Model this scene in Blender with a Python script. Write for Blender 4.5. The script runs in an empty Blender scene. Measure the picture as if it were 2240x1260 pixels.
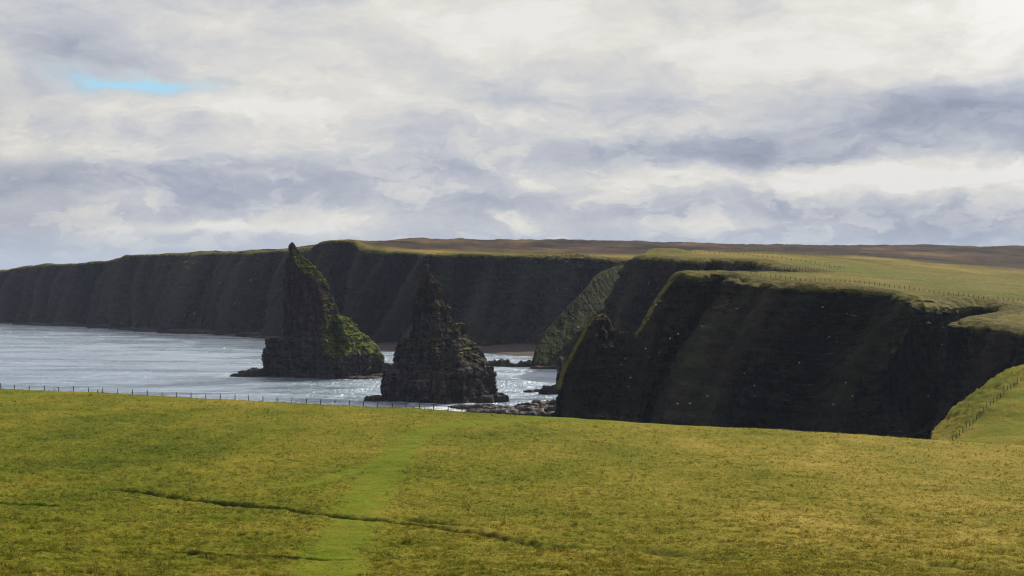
import bpy, math, numpy as np
from mathutils import Vector
C = bpy.context.scene
COL = C.collection
rad = math.radians

# ---------------------------------------------------------------- camera
F = 3077.0            # focal length in photo pixels (2240 wide)
HOR = 600.0           # row of the sea horizon in the photo
EYE = 50.0
cam = bpy.data.cameras.new('camera'); camo = bpy.data.objects.new('camera', cam); COL.objects.link(camo)
camo.location = (0, 0, EYE); camo.rotation_euler = (rad(90), 0, 0)
cam.sensor_width = 36; cam.lens = F / 2240 * 36
cam.shift_y = -(630 - HOR) / 2240.0 * -1 * -1
cam.clip_start = 0.5; cam.clip_end = 90000
C.camera = camo

# ---------------------------------------------------------------- exposure
C.view_settings.view_transform = 'Standard'; C.view_settings.look = 'None'
C.view_settings.exposure = 0.0; C.view_settings.gamma = 1.0; C.view_settings.use_curve_mapping = False
C.cycles.max_bounces = 6; C.cycles.volume_bounces = 0
C.cycles.use_denoising = True; C.cycles.denoising_prefilter = 'ACCURATE'; C.cycles.filter_width = 1.2; C.cycles.sample_clamp_indirect = 3

SUN_AZ, SUN_EL = 42.0, 33.0

# ---------------------------------------------------------------- node helper
class NB:
    def __init__(s, tree): s.t = tree; s.n = tree.nodes; s.l = tree.links
    def new(s, kind, **kw):
        nd = s.n.new(kind)
        for k, v in kw.items(): setattr(nd, k, v)
        return nd
    def put(s, sock, v):
        if isinstance(v, bpy.types.NodeSocket): s.l.new(v, sock)
        elif v is not None:
            if sock.type == 'RGBA' and not hasattr(v, '__len__'): v = (v, v, v, 1)
            elif sock.type == 'RGBA' and len(v) == 3: v = (*v, 1)
            elif sock.type == 'VECTOR' and not hasattr(v, '__len__'): v = (v, v, v)
            sock.default_value = v
    def m(s, op, a, b=None, c=None, clamp=False):
        nd = s.new('ShaderNodeMath', operation=op, use_clamp=clamp)
        for i, v in enumerate((a, b, c)):
            if v is not None: s.put(nd.inputs[i], v)
        return nd.outputs[0]
    def v(s, op, a, b=None, scale=None):
        nd = s.new('ShaderNodeVectorMath', operation=op)
        s.put(nd.inputs[0], a)
        if b is not None: s.put(nd.inputs[1], b)
        if scale is not None: s.put(nd.inputs['Scale'], scale)
        return nd.outputs['Value'] if op in ('DOT_PRODUCT', 'LENGTH') else nd.outputs[0]
    def comb(s, x, y, z=0.0):
        nd = s.new('ShaderNodeCombineXYZ')
        for i, q in enumerate((x, y, z)): s.put(nd.inputs[i], q)
        return nd.outputs[0]
    def sep(s, a):
        nd = s.new('ShaderNodeSeparateXYZ'); s.put(nd.inputs[0], a); return nd.outputs
    def noise(s, vec, scale, detail=4, rough=0.5, lac=2.0, dist=0.0, color=False):
        nd = s.new('ShaderNodeTexNoise'); s.put(nd.inputs['Vector'], vec)
        nd.inputs['Scale'].default_value = scale; nd.inputs['Detail'].default_value = detail
        nd.inputs['Roughness'].default_value = rough; nd.inputs['Lacunarity'].default_value = lac
        nd.inputs['Distortion'].default_value = dist
        return nd.outputs['Color' if color else 'Fac']
    def ramp(s, fac, stops, interp='LINEAR'):
        nd = s.new('ShaderNodeValToRGB'); s.put(nd.inputs[0], fac); cr = nd.color_ramp; cr.interpolation = interp
        while len(cr.elements) < len(stops): cr.elements.new(0.5)
        for e, (p, c) in zip(cr.elements, stops):
            e.position = p; e.color = (*c, 1) if hasattr(c, '__len__') else (c, c, c, 1)
        return nd.outputs[0]
    def mix(s, f, a, b, mode='MIX'):
        nd = s.new('ShaderNodeMix', data_type='RGBA', blend_type=mode)
        s.put(nd.inputs[0], f); s.put(nd.inputs[6], a); s.put(nd.inputs[7], b); return nd.outputs[2]
    def mapr(s, x, a, b, c=0.0, d=1.0):
        nd = s.new('ShaderNodeMapRange'); nd.clamp = True
        for i, q in enumerate((x, a, b, c, d)): s.put(nd.inputs[i], q)
        return nd.outputs[0]
    def attr(s, name):
        nd = s.new('ShaderNodeAttribute'); nd.attribute_name = name; return nd.outputs['Fac']
    def bump(s, h, strength, dist, nrm=None):
        nd = s.new('ShaderNodeBump'); s.put(nd.inputs['Height'], h)
        nd.inputs['Strength'].default_value = strength; nd.inputs['Distance'].default_value = dist
        if nrm is not None: s.put(nd.inputs['Normal'], nrm)
        return nd.outputs[0]

# ---------------------------------------------------------------- world: Nishita sky with a broken cloud deck
W = bpy.data.worlds.new('World'); C.world = W; W.use_nodes = True
W.node_tree.nodes.clear(); b = NB(W.node_tree)
sky = b.new('ShaderNodeTexSky', sky_type='NISHITA'); sky.sun_disc = False
sky.sun_elevation = rad(SUN_EL); sky.sun_rotation = rad(SUN_AZ); sky.altitude = 50; sky.air_density = 1.0; sky.dust_density = 1.2
D0 = b.v('NORMALIZE', b.new('ShaderNodeTexCoord').outputs['Generated'])
dx, dy, dz = b.sep(D0)
az = b.m('ARCTAN2', dx, dy); el = b.m('ARCSINE', dz)
uv = b.comb(az, el)
# warp so that every cloud edge is ragged
w1 = b.v('SUBTRACT', b.noise(b.v('MULTIPLY', uv, (1, 2.4, 1)), 9, 5, 0.55, color=True), (.5, .5, .5))
w2 = b.v('SUBTRACT', b.noise(b.v('MULTIPLY', uv, (1, 1.8, 1)), 34, 5, 0.6, color=True), (.5, .5, .5))
uvw = b.v('ADD', b.v('ADD', uv, b.v('MULTIPLY', w1, (.085, .032, 0))), b.v('MULTIPLY', w2, (.022, .014, 0)))
def blob(px, py, sx, sy, amp):
    c = ((px - 1120) / F, (HOR - py) / F, 0)
    q = b.v('MULTIPLY', b.v('SUBTRACT', uvw, c), (F / sx, F / sy, 0))
    return b.m('MULTIPLY', b.m('EXPONENT', b.m('MULTIPLY', b.v('DOT_PRODUCT', q, q), -0.6)), amp)
n_big = b.noise(b.v('MULTIPLY', uvw, (1, 2.8, 1)), 7.5, 9, 0.60)
n_fine = b.noise(b.v('MULTIPLY', uvw, (1, 1.9, 1)), 24, 8, 0.66)
n_puff = b.noise(b.v('MULTIPLY', uvw, (1, 2.6, 1)), 17, 6, 0.58)
B = b.m('ADD', b.m('MULTIPLY', b.m('SUBTRACT', n_big, .5), 1.35), b.m('MULTIPLY', b.m('SUBTRACT', n_fine, .5), b.mapr(el, .02, .15, .85, .5)))
B = b.m('ADD', B, b.m('MULTIPLY', b.mapr(n_puff, .50, .56, -.5, .5), b.mapr(el, .02, .15, .26, .04)))
B = b.m('ADD', B, b.mapr(el, 0.0, 0.20, 0.52, 0.66))
for q in [(200, 125, 120, 34, -.42), (330, 150, 80, 20, -.2), (1180, 160, 170, 30, -.36), (1260, 222, 210, 20, -.34), (1990, 250, 270, 44, -.52), (2180, 290, 160, 60, -.3),
          (1700, 330, 260, 36, -.34), (250, 385, 240, 34, -.42), (960, 350, 130, 34, -.26), (1420, 315, 190, 26, -.26), (560, 365, 40, 12, -.3), (440, 440, 120, 25, -.3),
          (2000, 478, 380, 26, -.22), (1450, 478, 120, 16, -.22), (1650, 60, 90, 50, -.12), (120, 480, 200, 18, -.1), (1060, 440, 200, 28, -.1), (400, 25, 300, 40, -.08),
          (1750, 400, 420, 24, .5), (2120, 400, 240, 34, .3), (1480, 372, 60, 18, .35), (1560, 110, 420, 90, .28), (2200, 40, 150, 70, .6), (1100, 60, 260, 80, .2), (2150, 170, 260, 60, .22),
          (550, 320, 260, 46, .26), (210, 450, 170, 26, .26), (320, 505, 220, 12, .3), (500, 495, 120, 10, .25), (1060, 495, 320, 20, .2), (1650, 490, 200, 14, .2), (80, 345, 110, 22, .26),
          (1250, 285, 170, 30, .28), (420, 238, 320, 20, .26), (850, 200, 260, 70, .16), (300, 190, 60, 20, .3)]:
    B = b.m('ADD', B, blob(*q[:4], q[4] * (.72 if q[4] < 0 else 1)))
cloud = b.ramp(B, [(0.0, (.29, .32, .41)), (.25, (.39, .42, .505)), (.5, (.535, .555, .605)), (.70, (.665, .662, .655)), (.88, (.775, .755, .70)), (1.0, (.83, .815, .785))])
# sun side glows through the deck; away from the sun the deck is darker underneath
sd = Vector((math.sin(rad(SUN_AZ)) * math.cos(rad(SUN_EL)), math.cos(rad(SUN_AZ)) * math.cos(rad(SUN_EL)), math.sin(rad(SUN_EL))))
sdot = b.v('DOT_PRODUCT', D0, tuple(sd))
glow = b.mapr(sdot, .80, 1.0, 1.0, 1.45)
glow = b.m('MULTIPLY', glow, b.m('ADD', b.mapr(sdot, -.25, .5, .05, 1.0), b.m('MULTIPLY', b.mapr(dx, -.90, -.50, 1.0, 0), b.mapr(dz, .05, .5, 1, .3)), clamp=True))  # bright sky added at far left, out of view, to light cliff ribs
cloud = b.mix(1.0, cloud, b.comb(glow, glow, glow), 'MULTIPLY')
skyc = b.v('SCALE', sky.outputs[0], scale=0.10)
low = b.mapr(el, 0.0, .035, 1, 0)
# cover: broken near the horizon, closed overhead, open behind the viewer
hole = blob(305, 193, 110, 13, 1.15)
cover = b.m('SUBTRACT', b.mapr(B, -.6, -.15, .75, 1), hole, clamp=True)
cover = b.m('MULTIPLY', cover, b.mapr(dy, -.35, .25, .35, 1))
hz = b.mix(low, cloud, (.50, .585, .70))
skyhole = b.mix(b.m('MINIMUM', hole, 1.0), skyc, (.42, .70, .88))
col = b.mix(b.m('MAXIMUM', cover, b.m('MULTIPLY', low, .8)), skyhole, hz)
bg = b.new('ShaderNodeBackground'); b.put(bg.inputs[0], col); bg.inputs[1].default_value = 1.0
out = b.new('ShaderNodeOutputWorld'); b.l.new(bg.outputs[0], out.inputs[0])

# ---------------------------------------------------------------- sun
sl = bpy.data.lights.new('sun', 'SUN'); sl.energy = 5.0; sl.angle = rad(0.5); sl.color = (1.0, .93, .82)
slo = bpy.data.objects.new('sun', sl); COL.objects.link(slo); slo.rotation_euler = sd.to_track_quat('Z', 'Y').to_euler()
slo.location = (200, 300, 200)

# ---------------------------------------------------------------- noise in numpy
rng = np.random.default_rng(7)
PERM = rng.permutation(256); PERM = np.concatenate([PERM, PERM, PERM])
G = rng.normal(size=(256, 3)); G /= np.linalg.norm(G, axis=1)[:, None]
def pn(x, y, z):
    x, y, z = np.broadcast_arrays(np.asarray(x, float), np.asarray(y, float), np.asarray(z, float))
    xi, yi, zi = np.floor(x).astype(int), np.floor(y).astype(int), np.floor(z).astype(int)
    xf, yf, zf = x - xi, y - yi, z - zi
    u, v, w = (t * t * t * (t * (t * 6 - 15) + 10) for t in (xf, yf, zf))
    r = 0
    for i in (0, 1):
        for j in (0, 1):
            for k in (0, 1):
                h = PERM[(PERM[(PERM[(xi + i) & 255] + yi + j) & 255] + zi + k) & 255]
                g = G[h]
                d = g[..., 0] * (xf - i) + g[..., 1] * (yf - j) + g[..., 2] * (zf - k)
                r = r + d * (u if i else 1 - u) * (v if j else 1 - v) * (w if k else 1 - w)
    return r * 1.5
def fbm(x, y, z, o=4, g=.5):
    r = 0; a = 1.0; f = 1.0
    for i in range(o):
        r = r + a * pn(x * f + 13.7 * i, y * f + 5.1 * i, z * f + 9.3 * i); a *= g; f *= 2.03
    return r
def ridg(x, y, z, o=3):
    r = 0; a = 1.0; f = 1.0
    for i in range(o):
        r = r + a * (1 - 2 * np.abs(pn(x * f + 3.7 * i, y * f, z * f + 2.3 * i))); a *= .5; f *= 2.1
    return r
def sstep(x, a, b_):
    t = np.clip((np.asarray(x, float) - a) / (b_ - a), 0, 1); return t * t * (3 - 2 * t)
def hash1(i):
    i = np.asarray(i).astype(int); return PERM[(PERM[i & 255] + 17) & 255] / 255.0
def P3(px, py, D):           # a point measured in the photo, given its distance
    return ((px - 1120) / F * D, D, EYE - (py - HOR) / F * D)

# ---------------------------------------------------------------- mesh helpers
def tag(o, label=None, cat=None, group=None, kind=None):
    if label: o['label'] = label
    if cat: o['category'] = cat
    if group: o['group'] = group
    if kind: o['kind'] = kind
    return o
def mesh_obj(name, V, Fc, mat, parent=None, smooth=True, attrs=None):
    """V (n,3); Fc (m,4) or (m,3) integer arrays"""
    V = np.asarray(V, np.float32); Fc = np.asarray(Fc, np.int32)
    me = bpy.data.meshes.new(name); k = Fc.shape[1]
    me.vertices.add(len(V)); me.vertices.foreach_set('co', V.ravel())
    me.loops.add(Fc.size); me.loops.foreach_set('vertex_index', Fc.ravel())
    me.polygons.add(len(Fc)); me.polygons.foreach_set('loop_start', np.arange(0, Fc.size, k, dtype=np.int32))
    me.polygons.foreach_set('loop_total', np.full(len(Fc), k, np.int32))
    me.polygons.foreach_set('use_smooth', np.full(len(Fc), smooth, bool))
    for an, av in (attrs or {}).items():
        at = me.attributes.new(an, 'FLOAT', 'POINT'); at.data.foreach_set('value', np.asarray(av, np.float32).ravel())
    me.update(calc_edges=True); me.validate()
    me.materials.append(mat)
    o = bpy.data.objects.new(name, me); COL.objects.link(o)
    if parent: o.parent = parent
    return o
def grid_faces(nr, nc, wrap=False):
    r = np.arange(nr - 1)[:, None]; c = np.arange(nc if wrap else nc - 1)[None, :]
    c2 = (c + 1) % nc
    return np.stack([r * nc + c, r * nc + c2, (r + 1) * nc + c2, (r + 1) * nc + c], -1).reshape(-1, 4)
def sub(V, Fc, keep, attrs=None):
    Fk = Fc[keep]; used, inv = np.unique(Fk, return_inverse=True)
    return V[used], inv.reshape(Fk.shape), {k: np.asarray(v).ravel()[used] for k, v in (attrs or {}).items()}
def grid_normals(Pg, wrap=False):
    du = (np.roll(Pg, -1, 1) - np.roll(Pg, 1, 1)) if wrap else np.gradient(Pg, axis=1)
    dv = np.gradient(Pg, axis=0)
    n = np.cross(du, dv); l = np.linalg.norm(n, axis=2, keepdims=True); return n / np.maximum(l, 1e-6)
def smooth1(A, sig, axis=0):
    if sig <= 0.3: return A
    r = int(sig * 3) + 1; k = np.exp(-.5 * (np.arange(-r, r + 1) / sig) ** 2); k /= k.sum()
    A = np.moveaxis(A, axis, 0); pad = np.concatenate([2 * A[:1] - A[r:0:-1], A, 2 * A[-1:] - A[-2:-r - 2:-1]]) if len(A) > r + 1 else A
    if len(A) <= r + 1: return np.moveaxis(A, 0, axis)
    o = sum(k[i] * pad[i:i + len(A)] for i in range(2 * r + 1)); return np.moveaxis(o, 0, axis)

# ---------------------------------------------------------------- materials
def mat(name):
    m_ = bpy.data.materials.new(name); m_.use_nodes = True; m_.node_tree.nodes.clear(); return m_, NB(m_.node_tree)
def finish(b, shader): o = b.new('ShaderNodeOutputMaterial'); b.l.new(shader, o.inputs[0])
def principled(b, color, rough=.9, normal=None, spec=.25):
    p = b.new('ShaderNodeBsdfPrincipled'); b.put(p.inputs['Base Color'], color); b.put(p.inputs['Roughness'], rough)
    p.inputs['Specular IOR Level'].default_value = spec
    if normal is not None: b.put(p.inputs['Normal'], normal)
    return p.outputs[0]
def pos(b): return b.new('ShaderNodeNewGeometry').outputs['Position']
def nrmz(b): return b.sep(b.new('ShaderNodeNewGeometry').outputs['Normal'])[2]

def rock_colour(b, p, k=1.0):
    lay = b.noise(b.v('MULTIPLY', p, (.25, .25, 1.0)), .45, 6, .68)
    big = b.noise(p, .035, 4, .55)
    c = b.ramp(lay, [(.30, (.012, .010, .010)), (.45, (.034, .026, .025)), (.55, (.058, .041, .038)), (.68, (.12, .095, .085))])
    c = b.mix(b.mapr(big, .50, .66), c, (.066, .032, .030))
    c = b.mix(b.mapr(b.noise(p, .4, 4, .6), .52, .75), c, (.10, .085, .07))
    streak = b.noise(b.v('MULTIPLY', p, (1, 1, .12)), .55, 6, .68)
    c = b.mix(b.mapr(streak, .50, .60, 0, .85), c, (.016, .013, .013))
    c = b.mix(b.mapr(streak, .44, .34, 0, .7), c, (.115, .088, .078))
    return c if k == 1 else b.v('SCALE', c, scale=k)
def grass_colour(b, p):
    n1 = b.noise(p, .05, 5, .6); n2 = b.noise(p, .6, 5, .6); n3 = b.noise(p, 2.5, 3, .6)
    c = b.ramp(b.m('ADD', b.m('MULTIPLY', n1, .5), b.m('MULTIPLY', n2, .5)), [(.30, (.060, .075, .006)), (.42, (.125, .115, .012)), (.53, (.20, .155, .028)), (.66, (.30, .21, .06))])
    return b.mix(b.m('MULTIPLY', n3, .35), c, (.06, .085, .012))

def make_cliff_mat(name, green=.5, guano=0.0, gmin=.0, gk=1.0, rk=1.0):
    m_, b = mat(name); p = pos(b); nz = nrmz(b)
    rc = rock_colour(b, p, rk)
    gn = b.noise(p, .11, 5, .62)
    f = b.mapr(b.m('ADD', nz, b.m('MULTIPLY', b.m('SUBTRACT', gn, .5), .35)), .94, 1.0)
    # thin turf clinging to the less steep rock
    g2 = b.mapr(b.m('ADD', b.m('MULTIPLY', nz, .35), b.noise(b.v('MULTIPLY', p, (1, 1, .5)), .028, 6, .62)), .52, .92, 0, green)
    rib = b.attr('rib')  # gully shade and lighter crests put into the colour so relief reads
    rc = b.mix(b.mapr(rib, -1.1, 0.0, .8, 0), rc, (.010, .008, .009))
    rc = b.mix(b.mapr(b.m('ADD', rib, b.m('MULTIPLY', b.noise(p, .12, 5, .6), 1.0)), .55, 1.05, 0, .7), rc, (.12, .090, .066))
    c = b.mix(b.m('MAXIMUM', g2, gmin), rc, b.ramp(b.noise(p, .2, 5, .6), [(.3, (.030 * gk, .036 * gk, .012 * gk)), (.6, (.060 * gk, .070 * gk, .016 * gk)), (.75, (.11 * gk, .09 * gk, .035 * gk))]))
    top = b.attr('top')      # metres below the lip: turf hangs over the edge; also paints light rims on ridges
    tn = b.mapr(b.m('SUBTRACT', b.m('MULTIPLY', b.noise(p, .22, 5, .68), 6.0), top), .6, 2.2)
    tn = b.m('MULTIPLY', tn, b.mapr(top, 0, .001, 0, 1))
    c = b.mix(tn, c, b.ramp(b.noise(p, .4, 5, .6), [(.33, (.085, .090, .010)), (.47, (.20, .175, .024)), (.62, (.34, .26, .06))]))
    c = b.mix(f, c, grass_colour(b, p))
    if guano:
        c = b.mix(b.m('MULTIPLY', b.mapr(nz, .35, .6, 0, .8), b.m('MULTIPLY', b.mapr(b.sep(p)[2], 16, 24, 1, 0), b.mapr(b.noise(p, .3, 4, .6), .54, .62, 0, .7))), c, (.42, .40, .37))
        gv = b.noise(b.v('MULTIPLY', p, (1, 1, .35)), .8, 4, .7)
        ledge = b.noise(b.v('MULTIPLY', p, (.05, .05, 1)), .5, 2, .5)
        c = b.mix(b.m('MULTIPLY', b.mapr(gv, .66, .72), b.mapr(ledge, .5, .6, 0, guano)), c, (.55, .53, .50))
    h = b.m('ADD', b.m('MULTIPLY', b.noise(b.v('MULTIPLY', p, (.3, .3, 2.2)), .6, 6, .7), .6), b.m('MULTIPLY', b.noise(b.v('MULTIPLY', p, (1, 1, .22)), .45, 7, .72), 2.2))
    finish(b, principled(b, c, .92, b.bump(h, 1.0, 2.0), .12)); return m_
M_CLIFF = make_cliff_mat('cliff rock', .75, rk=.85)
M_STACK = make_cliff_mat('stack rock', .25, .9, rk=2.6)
m_, b = mat('spur turf'); p = pos(b); nz = nrmz(b)
c = b.ramp(b.noise(p, .16, 6, .65), [(.32, (.016, .020, .006)), (.5, (.034, .042, .010)), (.66, (.075, .070, .020))])
c = b.mix(b.mapr(nz, .40, .12, 0, .8), c, rock_colour(b, p))
finish(b, principled(b, c, .95, b.bump(b.noise(p, .5, 6, .68), .8, 1.5), .08)); M_SPUR = m_
m_, b = mat('stack turf'); p = pos(b)
c = b.ramp(b.noise(p, .35, 5, .65), [(.3, (.035, .055, .006)), (.5, (.105, .130, .014)), (.7, (.20, .20, .04))])
c = b.mix(b.mapr(b.noise(p, .9, 4, .6), .60, .72), c, (.07, .05, .038))
finish(b, principled(b, c, .95, b.bump(b.noise(p, 1.1, 5, .7), .8, .9), .1)); M_TURF = m_

m_, b = mat('plateau land'); p = pos(b); nz = nrmz(b)
g = grass_colour(b, p)
moor = b.attr('moor'); grn = b.attr('green')
fl = b.v('MULTIPLY', p, (1, .35, 1))
ochre = b.ramp(b.noise(fl, .022, 6, .62), [(.35, (.10, .090, .008)), (.5, (.19, .150, .018)), (.62, (.28, .195, .038))])
brown = b.ramp(b.noise(fl, .012, 7, .66), [(.40, (.012, .009, .006)), (.48, (.045, .027, .015)), (.55, (.075, .044, .024)), (.64, (.15, .095, .032))])
c = b.mix(b.mapr(b.m('ADD', moor, b.m('MULTIPLY', b.m('SUBTRACT', b.noise(fl, .01, 5, .6), .5), .9)), .05, .30), g, ochre)
c = b.mix(b.mapr(b.m('ADD', moor, b.m('MULTIPLY', b.m('SUBTRACT', b.noise(fl, .007, 5, .6), .5), .8)), .48, .70), c, brown)
c = b.mix(b.m('MULTIPLY', grn, b.mapr(b.noise(p, .08, 5, .6), .35, .6, .3, .85)), c, b.ramp(b.noise(p, .15, 4, .6), [(.3, (.070, .115, .006)), (.7, (.150, .175, .014))]))
c = b.mix(b.mapr(nz, .62, .86, 1, 0), c, rock_colour(b, p))
h = b.m('ADD', b.noise(p, .25, 6, .65), b.m('MULTIPLY', b.noise(p, 1.2, 5, .65), .4))
finish(b, principled(b, c, .95, b.bump(h, .8, 1.3), .08)); M_LAND = m_

def field_colour(b, p, tuft=False):
    path = b.attr('path'); dark_green = b.attr('dark_green')
    q = b.v('MULTIPLY', p, (1, .6, 1))
    n1 = b.noise(q, .045, 6, .62); n2 = b.noise(q, .33, 5, .65); n3 = b.noise(p, 2.2, 4, .7)
    s_ = b.m('ADD', b.m('ADD', b.m('MULTIPLY', n1, .45), b.m('MULTIPLY', n2, .26)), b.m('MULTIPLY', n3, .41))
    s_ = b.m('SUBTRACT', s_, b.m('MULTIPLY', dark_green, .12))
    c = b.ramp(s_, [(.40, (.050, .072, .001)), (.48, (.112, .130, .005)), (.57, (.180, .168, .012)), (.66, (.27, .212, .026)), (.76, (.39, .29, .06))])
    pc = b.ramp(b.noise(p, .5, 5, .6), [(.3, (.085, .145, .001)), (.55, (.15, .205, .004)), (.75, (.20, .19, .012))])
    c = b.mix(b.m('MULTIPLY', path, b.mapr(b.noise(p, .35, 5, .65), .36, .62, .22, .78), clamp=True), c, pc)
    return c
m_, b = mat('field turf'); p = pos(b)
c = field_colour(b, p)
c = b.mix(b.attr('ditch'), c, (.030, .026, .012))
c = b.mix(b.mapr(nrmz(b), .55, .8, 1, 0), c, rock_colour(b, p))
h = b.m('ADD', b.noise(p, 1.6, 6, .7), b.m('MULTIPLY', b.noise(p, .5, 4, .6), 1.2))
finish(b, principled(b, c, .95, b.bump(h, .9, .35), .05)); M_FIELD = m_
m_, b = mat('grass blades'); p = pos(b); c = field_colour(b, p, True)
tip = b.attr('tip')
rn = b.attr('rnd')
c = b.mix(b.mapr(rn, .30, .05, 0, .75), c, (.10, .150, .002))
c = b.mix(b.mapr(rn, .72, .95, 0, .75), c, (.41, .31, .07))
c = b.mix(b.m('MULTIPLY', b.m('COMPARE', rn, .42, .06), .75), c, (.035, .045, .002))
c = b.mix(b.m('MULTIPLY', tip, b.mapr(b.noise(p, .9, 3, .6), .45, .65, .0, .55)), c, (.42, .32, .10))
d_ = b.new('ShaderNodeBsdfDiffuse'); b.put(d_.inputs[0], c)
t_ = b.new('ShaderNodeBsdfTranslucent'); b.put(t_.inputs[0], c)
mx = b.new('ShaderNodeMixShader'); mx.inputs[0].default_value = .35
b.l.new(d_.outputs[0], mx.inputs[1]); b.l.new(t_.outputs[0], mx.inputs[2]); finish(b, mx.outputs[0]); M_GRASS = m_

m_, b = mat('sea water'); p = pos(b)
foam = b.attr('foam')
h = b.m('ADD', b.m('MULTIPLY', b.noise(b.v('MULTIPLY', p, (.45, 1, 1)), .10, 4, .6), 3.0),
        b.m('ADD', b.m('MULTIPLY', b.noise(b.v('MULTIPLY', p, (.6, 1, 1)), .5, 4, .6), 1.0), b.m('MULTIPLY', b.noise(p, 2.2, 3, .6), .35)))
h = b.m('ADD', h, b.m('ADD', b.m('MULTIPLY', b.noise(b.v('MULTIPLY', p, (.14, .05, 1)), 1.0, 4, .65), 4.5), b.m('MULTIPLY', b.noise(b.v('MULTIPLY', p, (.85, .13, 1)), 1.0, 3, .7), 2.6)))
cr_ = b.noise(b.v('MULTIPLY', p, (.010, .075, 1)), 1.0, 4, .6)
cr_ = b.m('POWER', b.m('SUBTRACT', 1.0, b.m('ABSOLUTE', b.m('MULTIPLY', b.m('SUBTRACT', cr_, .5), 5.0)), clamp=True), 4.0)
h = b.m('ADD', h, b.m('MULTIPLY', cr_, 3.2))
nb = b.bump(h, 1.0, .34)
shal = b.noise(p, .006, 4, .5)
c = b.ramp(shal, [(.4, (.008, .040, .075)), (.6, (.010, .078, .092))])
fo = b.mapr(b.m('ADD', foam, b.m('MULTIPLY', b.m('SUBTRACT', b.noise(b.v('MULTIPLY', p, (.5, 1, 1)), .35, 6, .7), .5), 1.3)), .62, .86)
body = b.new('ShaderNodeBsdfDiffuse'); b.put(body.inputs[0], b.mix(fo, c, (.80, .82, .84)))
gl_ = b.new('ShaderNodeBsdfGlossy'); b.put(gl_.inputs['Roughness'], b.m('ADD', b.mapr(b.noise(b.v('MULTIPLY', p, (.35, 1, 1)), .035, 5, .65), .40, .60, .24, .39), b.mapr(b.sep(p)[1], 900, 1350, 0, -.12))); b.put(gl_.inputs['Normal'], nb); b.put(gl_.inputs['Color'], (.78, .85, .95, 1))
fr_n = b.new('ShaderNodeFresnel'); fr_n.inputs['IOR'].default_value = 1.333
sh = b.new('ShaderNodeMixShader'); b.put(sh.inputs[0], b.m('MULTIPLY', fr_n.outputs[0], b.mapr(fo, 0, 1, 1, .15))); b.l.new(body.outputs[0], sh.inputs[1]); b.l.new(gl_.outputs[0], sh.inputs[2])
finish(b, sh.outputs[0]); M_SEA = m_

m_, b = mat('shore rock'); p = pos(b)
c = b.ramp(b.noise(b.v('MULTIPLY', p, (1, 1, 3)), .5, 6, .7), [(.3, (.018, .014, .012)), (.5, (.055, .035, .027)), (.65, (.11, .065, .045)), (.8, (.19, .14, .10))])
c = b.mix(b.mapr(b.noise(p, .12, 4), .55, .65), c, (.06, .055, .03))
finish(b, principled(b, c, .6, b.bump(b.noise(b.v('MULTIPLY', p, (.6, .6, 2)), 1.2, 6, .7), .9, .5), .4)); M_SHORE = m_
m_, b = mat('shingle'); p = pos(b)
c = b.ramp(b.noise(p, .6, 6, .7), [(.3, (.05, .034, .030)), (.5, (.095, .065, .058)), (.7, (.15, .11, .098))])
c = b.mix(b.m('MULTIPLY', b.attr('green'), b.mapr(b.noise(p, .15, 5, .6), .4, .6, 0, .8)), c, (.055, .070, .014))
finish(b, principled(b, c, .8, b.bump(b.noise(p, 1.0, 5, .7), .8, .6))); M_SHINGLE = m_
m_, b = mat('weathered wood'); p = pos(b)
c = b.ramp(b.noise(b.v('MULTIPLY', p, (4, 4, .8)), 3, 5, .6), [(.3, (.035, .028, .022)), (.7, (.10, .085, .07))])
finish(b, principled(b, c, .85)); M_WOOD = m_
m_, b = mat('galvanised wire'); finish(b, principled(b, b.ramp(b.noise(pos(b), 3), [(.3, (.12, .12, .12)), (.7, (.2, .2, .2))]), .5)); M_WIRE = m_
m_, b = mat('gull feathers'); finish(b, principled(b, b.ramp(b.noise(pos(b), 6), [(.4, (.72, .72, .72)), (.6, (.82, .82, .80))]), .7)); M_BIRD = m_

# ================================================================ COAST: measured edge points
# each row: (px, py, D) of the edge; (px, D) of the foot; optional two mid points; flags: w = width of turf lip
def gD(D):
    return np.interp(D, [0, 420, 560, 800, 9000], [0, 420, 505, 800, 9000])
def PG(px, py, D): return P3(px, py, float(gD(D)))
def col(edge, foot, um=None, lm=None, lip=1.0, pz=True, zb=-1.5, run=None, steep=False):
    de, dfo = edge[2], foot[1]; de2 = float(gD(de)); df2 = de2 - (de - dfo) * (RUN if run is None else run)
    tr = lambda m: None if m is None else (m[0], m[1], df2 + np.clip((m[2] - dfo) / (de - dfo), 0, 1) ** (PW if RUN < 1 else 1) * (de2 - df2))
    edge = (edge[0], edge[1], de2); foot = (foot[0], df2); um = tr(um); lm = tr(lm)
    e = np.array(P3(*edge)); f = np.array(((foot[0] - 1120) / F * foot[1], foot[1], zb))
    def mid(m, fz, fxy):
        if m is not None: return np.array(P3(*m))
        q = f + (e - f) * fxy; q[2] = f[2] + (e[2] - f[2]) * fz; return q
    if steep: return dict(rows=np.array([f, mid(None, .06, .8), mid(None, .6, .93), e]), lip=lip, pz=pz)
    return dict(rows=np.array([f, mid(lm, *((.36, .46) if RUN == 1 else (.14, .55))), mid(um, *((.74, .82) if RUN == 1 else (.62, .82))), e]), lip=lip, pz=pz)
RUN = 1.0; PW = .62
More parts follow.
